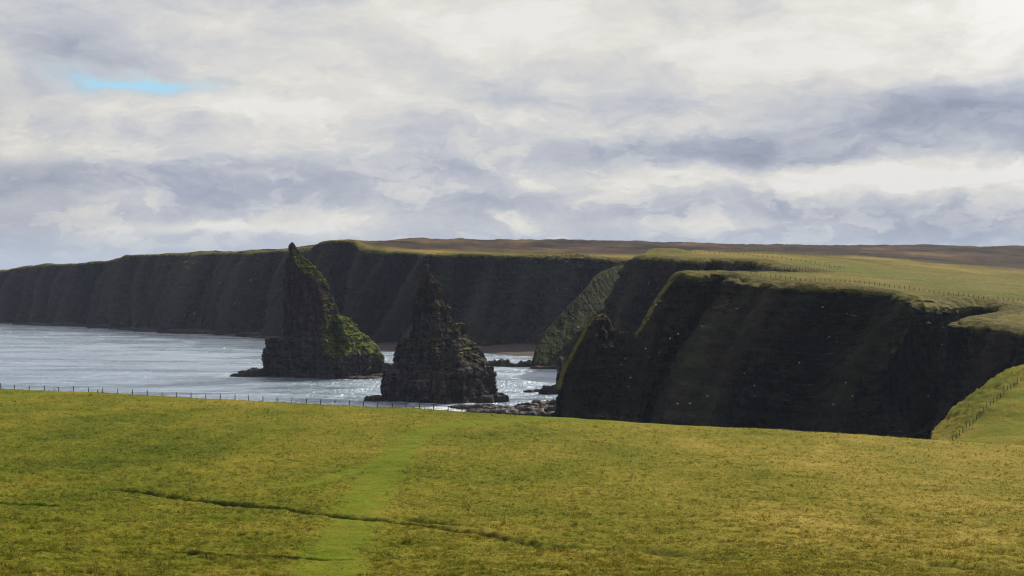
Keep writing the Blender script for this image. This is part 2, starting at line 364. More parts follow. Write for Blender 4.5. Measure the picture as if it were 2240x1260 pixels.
farcliff = [
    col((-420, 602, 1900), (-430, 1860)), col((-150, 600, 1640), (-155, 1600)), col((-14, 593, 1530), (-16, 1500)), col((14, 590, 1490), (0, 1455)), col((24, 586, 1484), (20, 1440)), col((98, 578, 1440), (90, 1400)),
    col((178, 574, 1395), (165, 1362)), col((235, 569.5, 1362), (222, 1325)), col((259, 565, 1350), (250, 1300), (252, 600, 1338), (246, 660, 1318)), col((270, 556.5, 1338), (268, 1262), (266, 600, 1318), (262, 660, 1290)), col((349, 554, 1300), (340, 1265)), col((385, 554, 1292), (350, 1240)),
    col((420, 553, 1270), (398, 1200), (408, 590, 1250), (400, 660, 1222)), col((457, 551.5, 1262), (445, 1215)), col((500, 551, 1240), (470, 1190)), col((546, 550, 1215), (512, 1140), (530, 600, 1190), (515, 670, 1165)), col((587, 547, 1190), (575, 1130)),
    col((640, 546, 1150), (610, 1095)), col((683, 544.5, 1130), (665, 1085)), col((687, 536, 1062), (683, 1045), (683, 580, 1056), (683, 660, 1050)), col((700, 526, 1052), (694, 1028)), col((735, 523.5, 1046), (728, 1020)), col((770, 525, 1050), (775, 1022)), col((783, 538, 1040), (765, 1018), (780, 590, 1034), (770, 660, 1026)),
    col((800, 546, 1010), (760, 985), (790, 600, 1002), (772, 680, 994)), col((850, 549, 1003), (830, 975)), col((900, 549, 998), (870, 960)), col((925, 553, 985), (905, 950)), col((965, 556, 990), (965, 960)), col((1000, 554, 980), (980, 945)), col((1060, 555, 975), (1050, 935)), col((1130, 557, 968), (1105, 935)), col((1160, 557, 962), (1135, 930)),
    col((1200, 557, 962), (1195, 920)), col((1275, 557.5, 958), (1262, 915), (1270, 590, 950), (1262, 660, 932)), col((1288, 563, 955), (1290, 925)), col((1340, 565, 950), (1345, 925)), col((1400, 567, 948), (1400, 925)),
]
lowshelf = [  # sunlit lower shoulder west of the spur
    col((1450, 573, 930), (1440, 890), lip=.0, pz=False)]
mid = [
    col((1440, 572, 900), (1430, 880), lip=0, pz=False), col((1420, 566, 840), (1400, 815), lip=.3),
    col((1374, 563, 765), (1322, 718), (1352, 612, 748), (1334, 655, 735)), col((1394, 556.5, 748), (1350, 700), (1378, 615, 735), (1366, 690, 720)),
    col((1440, 561, 732), (1410, 690)), col((1499, 565, 718), (1480, 680)), col((1535, 569, 712), (1520, 680)), col((1560, 563, 716), (1550, 695)), col((1640, 568, 692), (1630, 672)),
    col((1700, 582, 655), (1690, 640)), col((1750, 588, 628), (1745, 618)), col((1790, 593, 604), (1775, 602)), col((1765, 594, 590), (1760, 600)), col((1700, 594, 584), (1700, 600)), col((1600, 593, 578), (1600, 600)), col((1520, 592, 568), (1515, 592)),
    col((1484, 590, 562), (1468, 584), lip=.3), ]
spine = [(1458, 628, 552), (1436, 655, 546), (1423, 690, 540), (1408, 722, 535), (1376, 731, 528), (1345, 722, 522), (1333, 697, 518), (1320, 681, 515), (1303, 690, 512), (1282, 718, 508), (1262, 762, 503), (1240, 800, 498), (1226, 850, 494)]
for s_ in spine: mid.append(col((s_[0], s_[1], s_[2] + 2.5), (s_[0] - 6, s_[2] + 16), lip=0, pz=False))
mid.append(col((1213, 905, 489), (1206, 488), lip=0, pz=False))
RUN = .70
near = []
fr = [(1228, 478), (1240, 476), (1252, 474), (1266, 472), (1282, 470), (1300, 469), (1318, 469), (1336, 470), (1352, 472), (1364, 475), (1372, 479), (1380, 484), (1388, 488)]
for s_, f_ in zip(spine[::-1], fr): near.append(col(s_, f_, lip=.16, pz=False))
near += [
    col((1486, 591, 560), (1398, 489), (1462, 660, 540), (1425, 800, 510), lip=.3), col((1517, 602, 553), (1406, 492), (1490, 680, 540), (1445, 800, 515), lip=.5), col((1545, 598, 556), (1420, 494), (1520, 690, 545), (1460, 800, 518)), col((1575, 594, 562), (1440, 490), (1550, 690, 548), (1485, 810, 515)),
    col((1598, 596, 556), (1462, 478), (1570, 680, 542), (1495, 800, 505)), col((1613, 601, 546), (1472, 466), (1598, 660, 530), (1535, 765, 495)), col((1640, 614, 532), (1500, 462), (1630, 680, 520), (1560, 800, 488)),
    col((1678, 615, 527), (1560, 470), (1650, 690, 515), (1600, 800, 490)), col((1735, 619, 519), (1630, 470), (1700, 700, 508), (1660, 800, 486)), col((1792, 624, 511), (1700, 465), (1765, 700, 500), (1730, 800, 482)), col((1850, 627, 503), (1765, 460), (1825, 700, 495), (1790, 800, 478)), col((1907, 631, 495), (1820, 452), (1880, 710, 485), (1840, 800, 470)),
    col((1968, 639, 485), (1850, 445), (1935, 720, 474), (1880, 810, 460)), col((2003, 648, 476), (1895, 432), (1965, 720, 464), (1905, 800, 448), run=.5), col((2020, 658, 468), (1935, 428), (1985, 740, 458), (1935, 830, 443), run=.45), col((2032, 664, 472), (1975, 420), run=.5, steep=True),
    col((2060, 665, 484), (2015, 425), run=.5, steep=True), col((2097, 664.5, 494), (2036, 430), run=.5, steep=True), col((2140, 663, 500), (2060, 440), run=.5, steep=True), col((2168, 664, 500), (2160, 480)), col((2186, 675, 480), (2180, 466)), col((2165, 681, 462), (2150, 456)), col((2120, 687, 446), (2085, 440)),
    col((2094, 693, 434), (2040, 424), (2070, 735, 430), (2050, 810, 427)), col((2094, 699, 426), (2038, 408), (2078, 760, 420), (2052, 850, 413)), col((2110, 699, 422), (2060, 398)), col((2154, 703, 418), (2110, 392)), col((2211, 713, 412), (2170, 386)), col((2240, 721, 409), (2210, 385)), col((2330, 735, 405), (2300, 384)), col((2400, 762, 388), (2400, 378)), col((2440, 752, 392), (2440, 384)), col((2700, 700, 420), (2700, 412))]

# ---------------------------------------------------------------- the lie of the upland (fitted to measured heights)
ctrl = [PG(*a) for a in [
    (880, 520.5, 1600), (1000, 526, 2200), (1200, 527, 2500), (1400, 529, 2400), (1500, 534, 2100), (1640, 541, 1900), (1750, 543.5, 1800), (1880, 541, 1600), (2010, 537.5, 1450), (2120, 540, 1450), (2240, 541.5, 1450), (2500, 542, 1450),
    (1100, 545, 1300), (1300, 548, 1250), (1400, 553, 1050), (830, 527, 1200), (760, 523, 1150), (1000, 547, 1120), (1200, 552, 1050),
    (2240, 651, 520), (2240, 600, 800), (2240, 566, 1100), (1900, 572, 850), (1900, 598, 640), (1600, 549, 950), (1700, 556, 850), (1500, 551, 850), (1640, 560, 760), (1760, 575, 680), (1845, 588, 640), (2000, 620, 560), (2100, 608, 640), (2000, 585, 750), (2400, 650, 540), (1450, 549, 790),
    (1640, 600, 560), (1700, 590.5, 600), (1760, 610, 540), (2100, 645, 512), (2230, 690, 440), (2330, 690, 470), (2240, 668, 475), (2180, 660, 495), (2120, 655, 503), (2400, 720, 430), (2240, 663, 496), (2210, 676, 470), (1900, 620, 525)]]
ctrl += [((px - 1120) / F * D, D, z) for px, D, z in [(-400, 2200, 45), (-100, 1900, 50), (100, 1700, 55), (300, 1600, 60), (450, 1500, 64), (600, 1400, 66), (300, 2400, 62), (620, 1700, 70), (-200, 3500, 50), (500, 3500, 60), (1100, 3900, 95), (1700, 3900, 80), (2300, 3900, 60), (2900, 2500, 60), (2800, 1000, 45), (2700, 600, 36)]]
for grp in (farcliff, mid, near):
    for c_ in grp:
        if c_['pz'] and c_['lip'] >= .3: ctrl.append(tuple(c_['rows'][3]))
ctrl = np.array(ctrl)
def rbf_fit(P):
    d = np.linalg.norm(P[:, None, :2] - P[None, :, :2], axis=2)
    A = np.zeros((len(P) + 1, len(P) + 1)); A[:-1, :-1] = d + np.eye(len(P)) * 0.0; A[-1, :-1] = 1; A[:-1, -1] = 1
    return np.linalg.solve(A, np.concatenate([P[:, 2], [0]]))
_w = rbf_fit(ctrl)
def upland(x, y):
    x = np.asarray(x, float); y = np.asarray(y, float); r = np.full(x.shape, _w[-1])
    for (cx, cy, _), w_ in zip(ctrl, _w[:-1]): r = r + w_ * np.hypot(x - cx, y - cy)
    return r
def roughness(x, y):
    D = np.hypot(x, y)
    a = fbm(x / 45, y / 45, 0, 3) * np.clip((D - 450) / 500, 0.1, 2.4) * 1.2
    a = a + fbm(x / 7, y / 7, 3.3, 3) * .35 + fbm(x / 1.7, y / 1.7, 8.8, 2) * .12
    return a
coast = np.array([c_['rows'][3][:2] for c_ in farcliff + mid + near])
poly = np.vstack([coast, [[1200, 600], [3500, 3000], [3000, 5200], [-3000, 5200], [-2500, 3500]]])
def inside(x, y):
    r = np.zeros(x.shape, bool); n = len(poly)
    for i in range(n):
        x1, y1 = poly[i]; x2, y2 = poly[(i + 1) % n]
        if y1 == y2: continue
        r ^= ((y1 > y) != (y2 > y)) & (x < (x2 - x1) * (y - y1) / (y2 - y1) + x1)
    return r
def coast_dist(x, y):
    d = np.full(x.shape, 1e9)
    for i in range(len(coast) - 1):
        a, c2 = coast[i], coast[i + 1]; v_ = c2 - a; t = np.clip(((x - a[0]) * v_[0] + (y - a[1]) * v_[1]) / (v_ @ v_ + 1e-9), 0, 1)
        d = np.minimum(d, np.hypot(x - a[0] - t * v_[0], y - a[1] - t * v_[1]))
    return d

# plateau sheet
npx, nd = 1000, 420
pxs = np.linspace(-450, 2750, npx); Ds = np.concatenate([[385], np.exp(np.linspace(math.log(392), math.log(4200), nd - 1))])
PX, DD = np.meshgrid(pxs, Ds)
X = (PX - 1120) / F * DD; Y = DD
Z = upland(X, Y) + roughness(X, Y)
cd = coast_dist(X, Y); ins = inside(X, Y)
ok = ins & (cd > 5.0)
Z = Z + .0
# low knolls and peat banks seen on the skyline
for (kx, ky, kd, rx, ry, hh) in [(1445, 551, 800, 16, 14, 2.6), (1520, 552, 830, 14, 10, 1.6), (1705, 550, 1000, 17, 10, 3.0), (1740, 552, 980, 12, 10, 1.8), (1530, 575, 706, 9, 9, 2.0)]:
    kp = PG(kx, ky, kd); Z = Z + hh * np.exp(-((X - kp[0]) / rx) ** 2 - ((Y - kp[1]) / ry) ** 2)
moor = sstep(DD, 520, 1250) * .9 + .25 * sstep(PX, 1900, 2300) * sstep(DD, 560, 800) - .25 * sstep(60 - cd, 0, 60)
DG = np.interp(DD, [0, 420, 505, 800, 9000], [0, 420, 560, 800, 9000])
green = np.exp(-((PX - 1900) / 190) ** 2 - ((DG - 640 + (PX - 1900) * .25) / 42) ** 2) + .8 * np.exp(-((PX - 1700) / 60) ** 2 - ((DG - 575) / 16) ** 2) + .7 * np.exp(-((PX - 2150) / 140) ** 2 - ((DG - 535) / 14) ** 2) + .2 * sstep(14 - cd, 0, 10)
V = np.stack([X, Y, Z], -1).reshape(-1, 3); Fc = grid_faces(nd, npx)
keep = ok.ravel()[Fc].all(1)
V_, F_, A_ = sub(V, Fc, keep, {'moor': np.clip(moor, 0, 1), 'green': np.clip(green, 0, 1)})
tag(mesh_obj('moorland', V_, F_, M_LAND, attrs=A_), kind='structure')

# ---------------------------------------------------------------- cliff faces
def cliff(name, cols, step, vstep, amp, gl=22., sig=2.5, close_top=True, slant=.45, gamp=1.0, ridges=()):
    R = np.array([c_['rows'] for c_ in cols]); lip = np.array([c_['lip'] for c_ in cols], float)
    seg = np.maximum(np.linalg.norm(np.diff(R[:, 3], axis=0), axis=1), np.linalg.norm(np.diff(R[:, 0], axis=0), axis=1) * .8)
    s = np.concatenate([[0], np.cumsum(seg)]); n = max(int(s[-1] / step), 8); t = np.linspace(0, s[-1], n)
    Rn = np.stack([np.stack([np.interp(t, s, R[:, k, j]) for j in range(3)], -1) for k in range(4)], 0)   # 4,n,3
    Rn = smooth1(Rn, sig / step, axis=1); lw = smooth1(np.interp(t, s, lip), sig / step)
    bare = 1 - np.clip(lw / .3, 0, 1); ex = Rn[3][:, 0]
    jag = (pn(ex / 2.1, .3, .7) * 1.5 + pn(ex / 5.0, 1.3, .2) * 2.2 + np.round(2 * pn(ex / 3.3, 2.2, 4.4)) * .7) * bare * (np.abs(Rn[3][:, 1] - 490) < 60)
    Rn[3][:, 2] += jag; Rn[2][:, 2] += .5 * jag
    H = R[:, 3, 2].max(); nv = max(int((H + 2) / vstep), 8)
    tv = np.linspace(0, 3, nv); k0 = np.minimum(tv.astype(int), 2); fr_ = (tv - k0)[:, None, None]
    # mildly curved profile between the four measured rows
    Pg = Rn[k0] * (1 - fr_) + Rn[k0 + 1] * fr_
    Pg = smooth1(Pg, nv * .03, axis=0); Pg[-1] = Rn[3]; Pg[0] = Rn[0]
    Nn = grid_normals(Pg); Nn[..., 2] *= .25; Nn = smooth1(smooth1(Nn, 4, 1), 4, 0); Nn /= np.linalg.norm(Nn, axis=2, keepdims=True)
    x, y, z = Pg[..., 0], Pg[..., 1], Pg[..., 2]
    vv = (tv / 3)[:, None]
    fade = np.clip((1 - vv) / .06, .4, 1) * np.ones_like(x)
    thin = np.clip(lw, .35, 1)[None, :]
    Sr = (t[None, :] + 14 * pn(t[None, :] / 90, .5, .5) + slant * (1 + .8 * pn(t[None, :] / 120, 2.5, .5)) * (H - z)) / gl; zl = z / (gl * 7)
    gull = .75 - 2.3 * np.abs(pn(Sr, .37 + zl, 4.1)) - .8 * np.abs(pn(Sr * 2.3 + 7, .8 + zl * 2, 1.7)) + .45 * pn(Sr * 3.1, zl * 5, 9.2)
    S_ = (s[0] + t)[None, :] + 0 * x
    def blocks(w, h, k):
        row = np.floor(zz_ / h); return hash1((np.floor((S_ + hash1(row + k) * w * 3) / w) * 57 + row * 131 + k))
    zz_ = z + 1.2 * pn(x / 25, y / 25, z / 25)
    blk = (blocks(4.2, 3.1, 5) - .5) * 1.3 + (blocks(1.9, 1.3, 9) - .5) * .8
    zz = z + 1.2 * pn(x / 25, y / 25, z / 25)
    strata = (hash1(np.floor(zz / 2.4) + 40) - .5) * .8 + (hash1(np.floor(zz / .9) + 90) - .5) * .35
    bl = fbm(x / 5, y / 5, z / 9, 4, .55)
    jo = np.round(2.0 * pn(x / 3.2, y / 3.2, z / 14)) * .35
    d = amp * (gull * 5.5 * gamp * thin * np.clip((1 - vv) / .35, .25, 1) * (1.25 - .4 * vv) + (strata + bl * 1.3 + jo + blk))
    rdg = np.zeros((1, n))
    for ri, rw in ridges:
        sk = np.interp(ri, np.arange(len(s)), s); rdg = np.maximum(rdg, rw * np.exp(-np.abs(t[None, :] - sk + 1.5 * pn(z / 9, .2, ri)) / 3.2))
    d = d + 3.6 * rdg * np.clip(vv / .4, 0, 1) * np.clip((1 - vv) / .08, 0, 1)
    flip = -1.0 if Nn[nv // 2, n // 2] @ np.array([0, -1, 0]) < 0 else 1.0
    Pg = Pg + Nn * (d * fade)[..., None]
    # turf lip running inland
    tg = np.gradient(smooth1(Rn[3], 6 / step, axis=0), axis=0)[:, :2]; tg /= np.maximum(np.linalg.norm(tg, axis=1)[:, None], 1e-6)
    inn = np.stack([-tg[:, 1], tg[:, 0]], -1)
    if close_top:      # a worn, rounded shoulder where the turf rolls over the edge
        kk = np.clip((vv - .90) / .10, 0, 1) ** 2
        ed = (1.3 + .9 * pn(x[-1] / 5, y[-1] / 5, 3.3) + .5 * pn(x[-1] / 1.8, y[-1] / 1.8, 7.3)) * np.clip(lw, 0, 1)
        Pg[..., 2] -= kk * ed[None, :]
    E = Pg[-1]; rows = [E]
    if close_top:
        for dist, dzz in ((.8, .1), (2.0, .2), (3.5, .25), (5., .25), (7., .2), (9., .1), (11., -.2), (13, -.9)):
            q = E.copy(); q[:, :2] = Rn[3][:, :2] + inn * (dist * lw)[:, None]
            zt = upland(q[:, 0], q[:, 1]) + roughness(q[:, 0], q[:, 1]) + dzz
            wz = (1 - np.exp(-dist / 1.8)) / (1 - math.exp(-13 / 1.8)) * np.clip(lw * 1.5, 0, 1) * sstep(lw, .17, .3); q[:, 2] = E[:, 2] * (1 - wz) + zt * wz - (1 - np.clip(lw * 3, 0, 1)) * dist * .05
            rows.append(q)
    G_ = np.concatenate([Pg, np.array(rows[1:])]) if close_top else Pg
    nr = len(G_)
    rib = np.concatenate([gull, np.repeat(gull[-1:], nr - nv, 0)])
    crest = rdg * np.clip((vv - .30) / .2, 0, 1)  # pale turf colour along ridges stands in for their sunlit rims
    depth = (Rn[3][None, :, 2] - z) + .01 + 2.3 * (1 - np.clip(lw / .4, 0, 1))[None, :]
    depth = np.minimum(depth, 1.9 + 4.5 * (1 - crest) + np.where(crest < .45, 50, 0))
    topm = np.concatenate([depth, np.full((nr - nv, n), .01)]) * (lw > .1)[None, :]
    return G_.reshape(-1, 3), (grid_faces(nr, n)[:, ::-1] if flip < 0 else grid_faces(nr, n)), rib, topm
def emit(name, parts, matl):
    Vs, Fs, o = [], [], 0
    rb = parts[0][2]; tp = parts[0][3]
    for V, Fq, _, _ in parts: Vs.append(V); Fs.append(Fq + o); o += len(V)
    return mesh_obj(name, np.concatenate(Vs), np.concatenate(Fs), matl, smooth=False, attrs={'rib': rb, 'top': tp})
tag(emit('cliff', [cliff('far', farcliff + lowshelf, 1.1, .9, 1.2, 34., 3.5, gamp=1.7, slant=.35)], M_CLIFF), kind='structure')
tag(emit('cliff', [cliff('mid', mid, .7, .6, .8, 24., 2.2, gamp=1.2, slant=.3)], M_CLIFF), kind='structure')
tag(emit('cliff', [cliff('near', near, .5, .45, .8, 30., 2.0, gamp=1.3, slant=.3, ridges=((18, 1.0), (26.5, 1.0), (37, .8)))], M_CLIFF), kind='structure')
# the long grassy spur that runs down from the upland into the bay
sp = [(1420, 570, 880), (1375, 576, 862), (1345, 582, 845), (1318, 592, 832), (1300, 604, 822), (1283, 628, 810), (1262, 650, 800), (1240, 672, 793), (1215, 700, 785), (1195, 722, 778), (1180, 748, 770), (1170, 768, 765)]
ff = [(1420, 790), (1390, 775), (1350, 768), (1325, 763), (1305, 760), (1285, 757), (1262, 755), (1240, 753), (1220, 751), (1200, 750), (1183, 750), (1170, 752)]
RUN = 1.0
spf = [col(a, f_, lip=0, pz=False, um=None) for a, f_ in zip(sp[::-1], ff[::-1])]
spb = [col(a, (a[0] - 4, a[2] + 22), lip=0, pz=False) for a in sp]
spur = spb + [col((1166, 790, 760), (1164, 757), lip=0, pz=False)] + spf
tag(emit('spur', [cliff('spur', spur, .9, .8, .35, 16., 2.)], M_SPUR), kind='structure')

# ---------------------------------------------------------------- beach under the far cliff
bx = [(420, 1210, 1190), (500, 1165, 1130), (580, 1120, 1080), (640, 1090, 1040), (700, 1040, 1000), (780, 1020, 930), (850, 1000, 905), (920, 985, 895), (1000, 970, 890), (1080, 960, 870), (1130, 950, 850), (1165, 945, 835), (1200, 945, 820), (1300, 945, 800)]
bx = np.array(bx, float); n = 420; tt = np.linspace(0, len(bx) - 1, n)
Bp = np.stack([np.interp(tt, np.arange(len(bx)), bx[:, j]) for j in range(3)], -1); nb_ = 70
rows = []
for k in range(nb_):
    u = k / (nb_ - 1); D = Bp[:, 1] + 14 + (Bp[:, 2] - Bp[:, 1] - 26) * u; x = (Bp[:, 0] - 1120) / F * D
    z = 5.5 * np.clip((Bp[:, 1] - Bp[:, 2]) / 75, .2, 1) * (1 - u) ** 1.3 - 1.6 * u ** 3 + fbm(x / 6, D / 6, 1.1, 4) * .55 * (1 - .5 * u)
    rows.append(np.stack([x, D, z], -1))
G_ = np.array(rows); gr = np.exp(-((G_[..., 0] / G_[..., 1] * F + 1120 - 1140) / 40) ** 2) * sstep(Bp[None, :, 1] - G_[..., 1], 50, 80)
tag(mesh_obj('beach', G_.reshape(-1, 3), grid_faces(nb_, n), M_SHINGLE, attrs={'green': gr}), kind='structure')

# ================================================================ FIELD in the foreground and the slope beside the geo
cr = np.array([(-400, 842, 400), (0, 851, 386), (60, 852.5, 384), (100, 855, 382), (200, 857.5, 378), (300, 863, 373), (400, 869.5, 368), (600, 879, 360), (800, 889, 352), (930, 895, 347), (1000, 900, 343), (1200, 912, 335), (1400, 925, 326), (1600, 935, 317), (1800, 946, 307), (2030, 962, 297), (2240, 975, 290), (2700, 1000, 280)])
def base_prof(u):
    ku = np.array([0, .03, 0.088, .176, .235, .294, .36, .44, .52, .59, .69, .79, .90, 1.0]); kz = np.array([48.3, 47.5, 42.4, 35.9, 32.2, 29.0, 26.6, 24.5, 23.0, 21.9, 20.8, 19.75, 18.6, 17.6])
    uu = np.linspace(0, 1, 401); zz = np.interp(uu, ku, kz); zz = smooth1(zz, 12); return np.interp(u, uu, zz)
p3 = [(1960, 985, 318), (2025, 960, 325), (2040, 943, 331), (2063, 920, 336), (2082, 893, 341), (2135, 855, 349), (2173, 825, 357), (2204, 811, 363), (2240, 798, 369), (2330, 775, 377), (2400, 762, 386), (2500, 750, 390), (2700, 705, 415)]
p3c = np.array([P3(*a) for a in p3 + [(2085, 966, 308), (2110, 938, 317), (2160, 892, 329), (2200, 857, 339), (2240, 828, 348), (2330, 800, 355), (2150, 966, 303), (2240, 973, 299), (2240, 900, 323), (2400, 900, 325), (2400, 985, 295), (2600, 870, 340)]])
_w3 = rbf_fit(p3c)
def slope3(x, y):
    r = np.full(x.shape, _w3[-1])
    for (cx, cy, _), w_ in zip(p3c, _w3[:-1]): r = r + w_ * np.hypot(x - cx, y - cy)
    return r
p3a = np.array(p3)
def dedge(px):
    left = np.interp(px, cr[:, 0], cr[:, 2]) + 16 + 3 * pn(px / 60, 0.3, 0.7)
    right = np.interp(px, p3a[:, 0], p3a[:, 2]) + 1.2 * pn(px / 9, 2.3, 0.7)
    w = sstep(px, 1965, 2025); return left * (1 - w) + right * w
def field_base(px, D):
    Dc = np.interp(px, cr[:, 0], cr[:, 2]); zc = EYE - (np.interp(px, cr[:, 0], smooth_cr) - HOR) / F * Dc
    kb = sstep(D, 90, 330); u = D / 340 * (1 - kb) + D / Dc * kb; z = base_prof(np.clip(u, 0, 1)) + (zc - 17.6) * sstep(u, .15, 1)
    over = np.clip(D - Dc, 0, None); z = z - .022 * over ** 2 - .05 * over
    w = sstep(px, 1985, 2040)
    if np.any(w > 0):
        x = (px - 1120) / F * D; z3 = slope3(x, D) + 0 * D; k = sstep(over, 2, 11) * w; z = z * (1 - k) + z3 * k
    return z
smooth_cr = cr[:, 1]
def on_field(px, py):          # where the photo's ray meets the field
    D = np.linspace(60, 400, 3000); z = field_base(np.full(D.shape, float(px)), D); ry = HOR + (EYE - z) / D * F
    hit = np.nonzero(ry <= py)[0]; return D[hit[0]] if len(hit) else np.interp(px, cr[:, 0], cr[:, 2])
def plan(pts): return np.array([((px - 1120) / F * d, d) for px, d in ((p_[0], on_field(p_[0], p_[1])) for p_ in pts)])
def line_field(X, Y, pts, width, wv=None):
    """0..1 closeness to a line; also along-line parameter"""
    best = np.full(X.shape, 1e9); wd = np.full(X.shape, width if np.isscalar(width) else 1.0)
    for i in range(len(pts) - 1):
        a, c2 = pts[i], pts[i + 1]; v_ = c2 - a; t = np.clip(((X - a[0]) * v_[0] + (Y - a[1]) * v_[1]) / (v_ @ v_ + 1e-9), 0, 1)
        d = np.hypot(X - a[0] - t * v_[0], Y - a[1] - t * v_[1])
        if not np.isscalar(width): d = d / (width[i] * (1 - t) + width[i + 1] * t)
        else: d = d / width
        best = np.minimum(best, d)
    return best
ditches = [([(-60, 1096), (0, 1099), (60, 1104), (130, 1106), (190, 1108)], .6, .6),
           ([(235, 1069), (300, 1074), (330, 1079), (390, 1088), (440, 1094), (480, 1098), (560, 1108), (620, 1113), (700, 1124), (780, 1132), (850, 1140), (930, 1147), (1000, 1158), (1060, 1166), (1120, 1178), (1170, 1190), (1215, 1200)], .95, .95),
           ([(-60, 1200), (0, 1203), (60, 1203), (100, 1206)], .6, .9), ([(200, 1205), (290, 1209), (400, 1207), (540, 1213), (620, 1217), (720, 1222), (790, 1221), (870, 1219), (925, 1216)], .6, 1.0),
           ([(1210, 1192), (1260, 1196), (1310, 1199), (1360, 1200), (1420, 1198), (1480, 1206)], 2.0, 1.0), ([(1460, 1212), (1600, 1219), (1780, 1224), (1950, 1232), (2080, 1241), (2180, 1246), (2300, 1250)], 1.7, .75),
           ([(905, 1136), (960, 1141), (1010, 1146)], 1.4, .6), ([(310, 1066), (350, 1061), (370, 1062)], .6, .3), ([(480, 1043), (510, 1034), (530, 1033)], .6, .3)]
paths = [([(1500, 922), (1330, 912), (1220, 913), (1120, 919), (1000, 928), (940, 938), (905, 958), (880, 985), (850, 1020), (815, 1055), (800, 1090), (790, 1120), (760, 1160), (740, 1200), (720, 1235), (700, 1290)], [5, 6, 6.5, 6, 5, 4, 3.6, 3.6, 3.6, 3.6, 3.4, 3.3, 3.3, 3.2, 3.1, 3.0]),
         ([(905, 975), (860, 1000), (800, 1020), (740, 1040), (660, 1060), (560, 1070)], [1.6, 1.6, 1.8, 1.8, 1.5, .8]),
         ([(-100, 862), (0, 868), (80, 862), (140, 858), (190, 857)], [7, 7, 5, 3, 1])]
ditch_pl = [(plan(d_[0]), d_[1], d_[2]) for d_ in ditches]; path_pl = [(plan(a), np.array(w_)) for a, w_ in paths]
def field_masks(X, Y, px, D):
    wob = .5 * pn(X / 2.5, Y / 2.5, 5.5) + .25 * pn(X / .8, Y / .8, 2.5)
    di = np.zeros(X.shape); dep = np.zeros(X.shape); flat = np.ones(X.shape)
    for pl, w_, h_ in ditch_pl:
        q = line_field(X, Y + wob, pl, w_); br = np.clip(.65 + 1.1 * pn(X / 6, Y / 6, 1.7), .65, 1.0); g_ = np.exp(-q ** 2 * 1.2) * br
        flat = np.minimum(flat, 1 - .85 * np.exp(-(q * w_ / 4.0) ** 2)); di = np.maximum(di, g_ * min(1, h_ * 1.3)); dep = np.maximum(dep, g_ * h_)
    field_masks.flat = flat; pa = np.zeros(X.shape)
    for pl, w_ in path_pl:
        q = line_field(X + wob * 1.2, Y + wob, pl, w_); pa = np.maximum(pa, 1 - sstep(q + .35 * pn(X / 1.3, Y / 1.3, 8.2), .3, 1.2))
    pa = np.maximum(pa, .75 * np.clip(.6 + 1.2 * fbm(X / 9, Y / 9, 2.2, 3), 0, 1) * sstep(px, 2060, 2130) * sstep(D, 296, 304) * (1 - sstep(D - fence_D(px), -9, -2)))
    return di, dep, pa
fnc = np.array([(2000, 297), (2085, 308), (2110, 317), (2160, 329), (2200, 339), (2240, 348), (2330, 355), (2700, 380)], float)
def fence_D(px): return np.interp(px, fnc[:, 0], fnc[:, 1])
def field_bumps(X, Y, px, D, pa):
    near_ = np.clip(D / 30, 0, 1) * (1 - .5 * sstep(np.abs(D - np.interp(px, cr[:, 0], cr[:, 2])), 12, 0))
    w = (fbm(X / 16, Y / 9, .7, 3) * .42 * (field_masks.flat if field_masks.flat.shape == X.shape else 1) + fbm(X / 3.4, Y / 2.6, 4.1, 3) * .17 * (1 - .75 * pa) + fbm(X / .9, Y / .8, 9.1, 2) * .14 * (1 - .8 * pa)) * near_
    r3 = sstep(px, 2010, 2050) * sstep(D - fence_D(px), -4, 3) * sstep(D, 300, 312)
    return w + r3 * (np.abs(fbm(X / 3.6, Y / 3.0, 3.1, 3)) * 1.0 - .15)
nrow = 760
fx = np.concatenate([np.linspace(-7000, -360, 60), np.linspace(-330, 2640, 900), np.linspace(2670, 9500, 60)]); ncol = len(fx); t = np.linspace(0, 1, nrow)
De = dedge(fx)
lo = np.concatenate([np.linspace(-30, 58, 24), []])
Dg = np.concatenate([np.repeat(np.linspace(2, 58, 24)[:, None], ncol, 1), np.exp(np.log(60) + (np.log(De)[None, :] - math.log(60)) * t[:, None])])
PXg = np.repeat(fx[None, :], len(Dg), 0); Xg = (PXg - 1120) / F * np.maximum(Dg, 46); Yg = Dg
di, dep, pa = field_masks(Xg, Yg, PXg, Dg)
Zg = field_base(PXg, Dg) + field_bumps(Xg, Yg, PXg, Dg, pa) - dep * 1.5 + 0
dark_green = np.clip(.5 * dep + .6 * np.exp(-((PXg - 200) / 420) ** 2 - ((Dg - 225) / 70) ** 2) - .7 * sstep(PXg, 1100, 1900) + .5 * sstep(PXg, 2050, 2150) * sstep(Dg, 296, 304) + .7 * dep, -1, 1)  # dark green patch at left, lush by the ditches, strawier to the right
# cliff below the field's edge
ext = []
ze = Zg[-1]
for k in range(1, 22):
    u = k / 21; D = De + 7 * u + 1.2 * pn(fx / 8, u * 4, 1.1); x = (fx - 1120) / F * D; ext.append(np.stack([x, D, ze * (1 - u) - 3 * u], -1))
G_ = np.concatenate([np.stack([Xg, Yg, Zg], -1), np.array(ext)]); pad = lambda a: np.concatenate([a, np.zeros((21, ncol))])
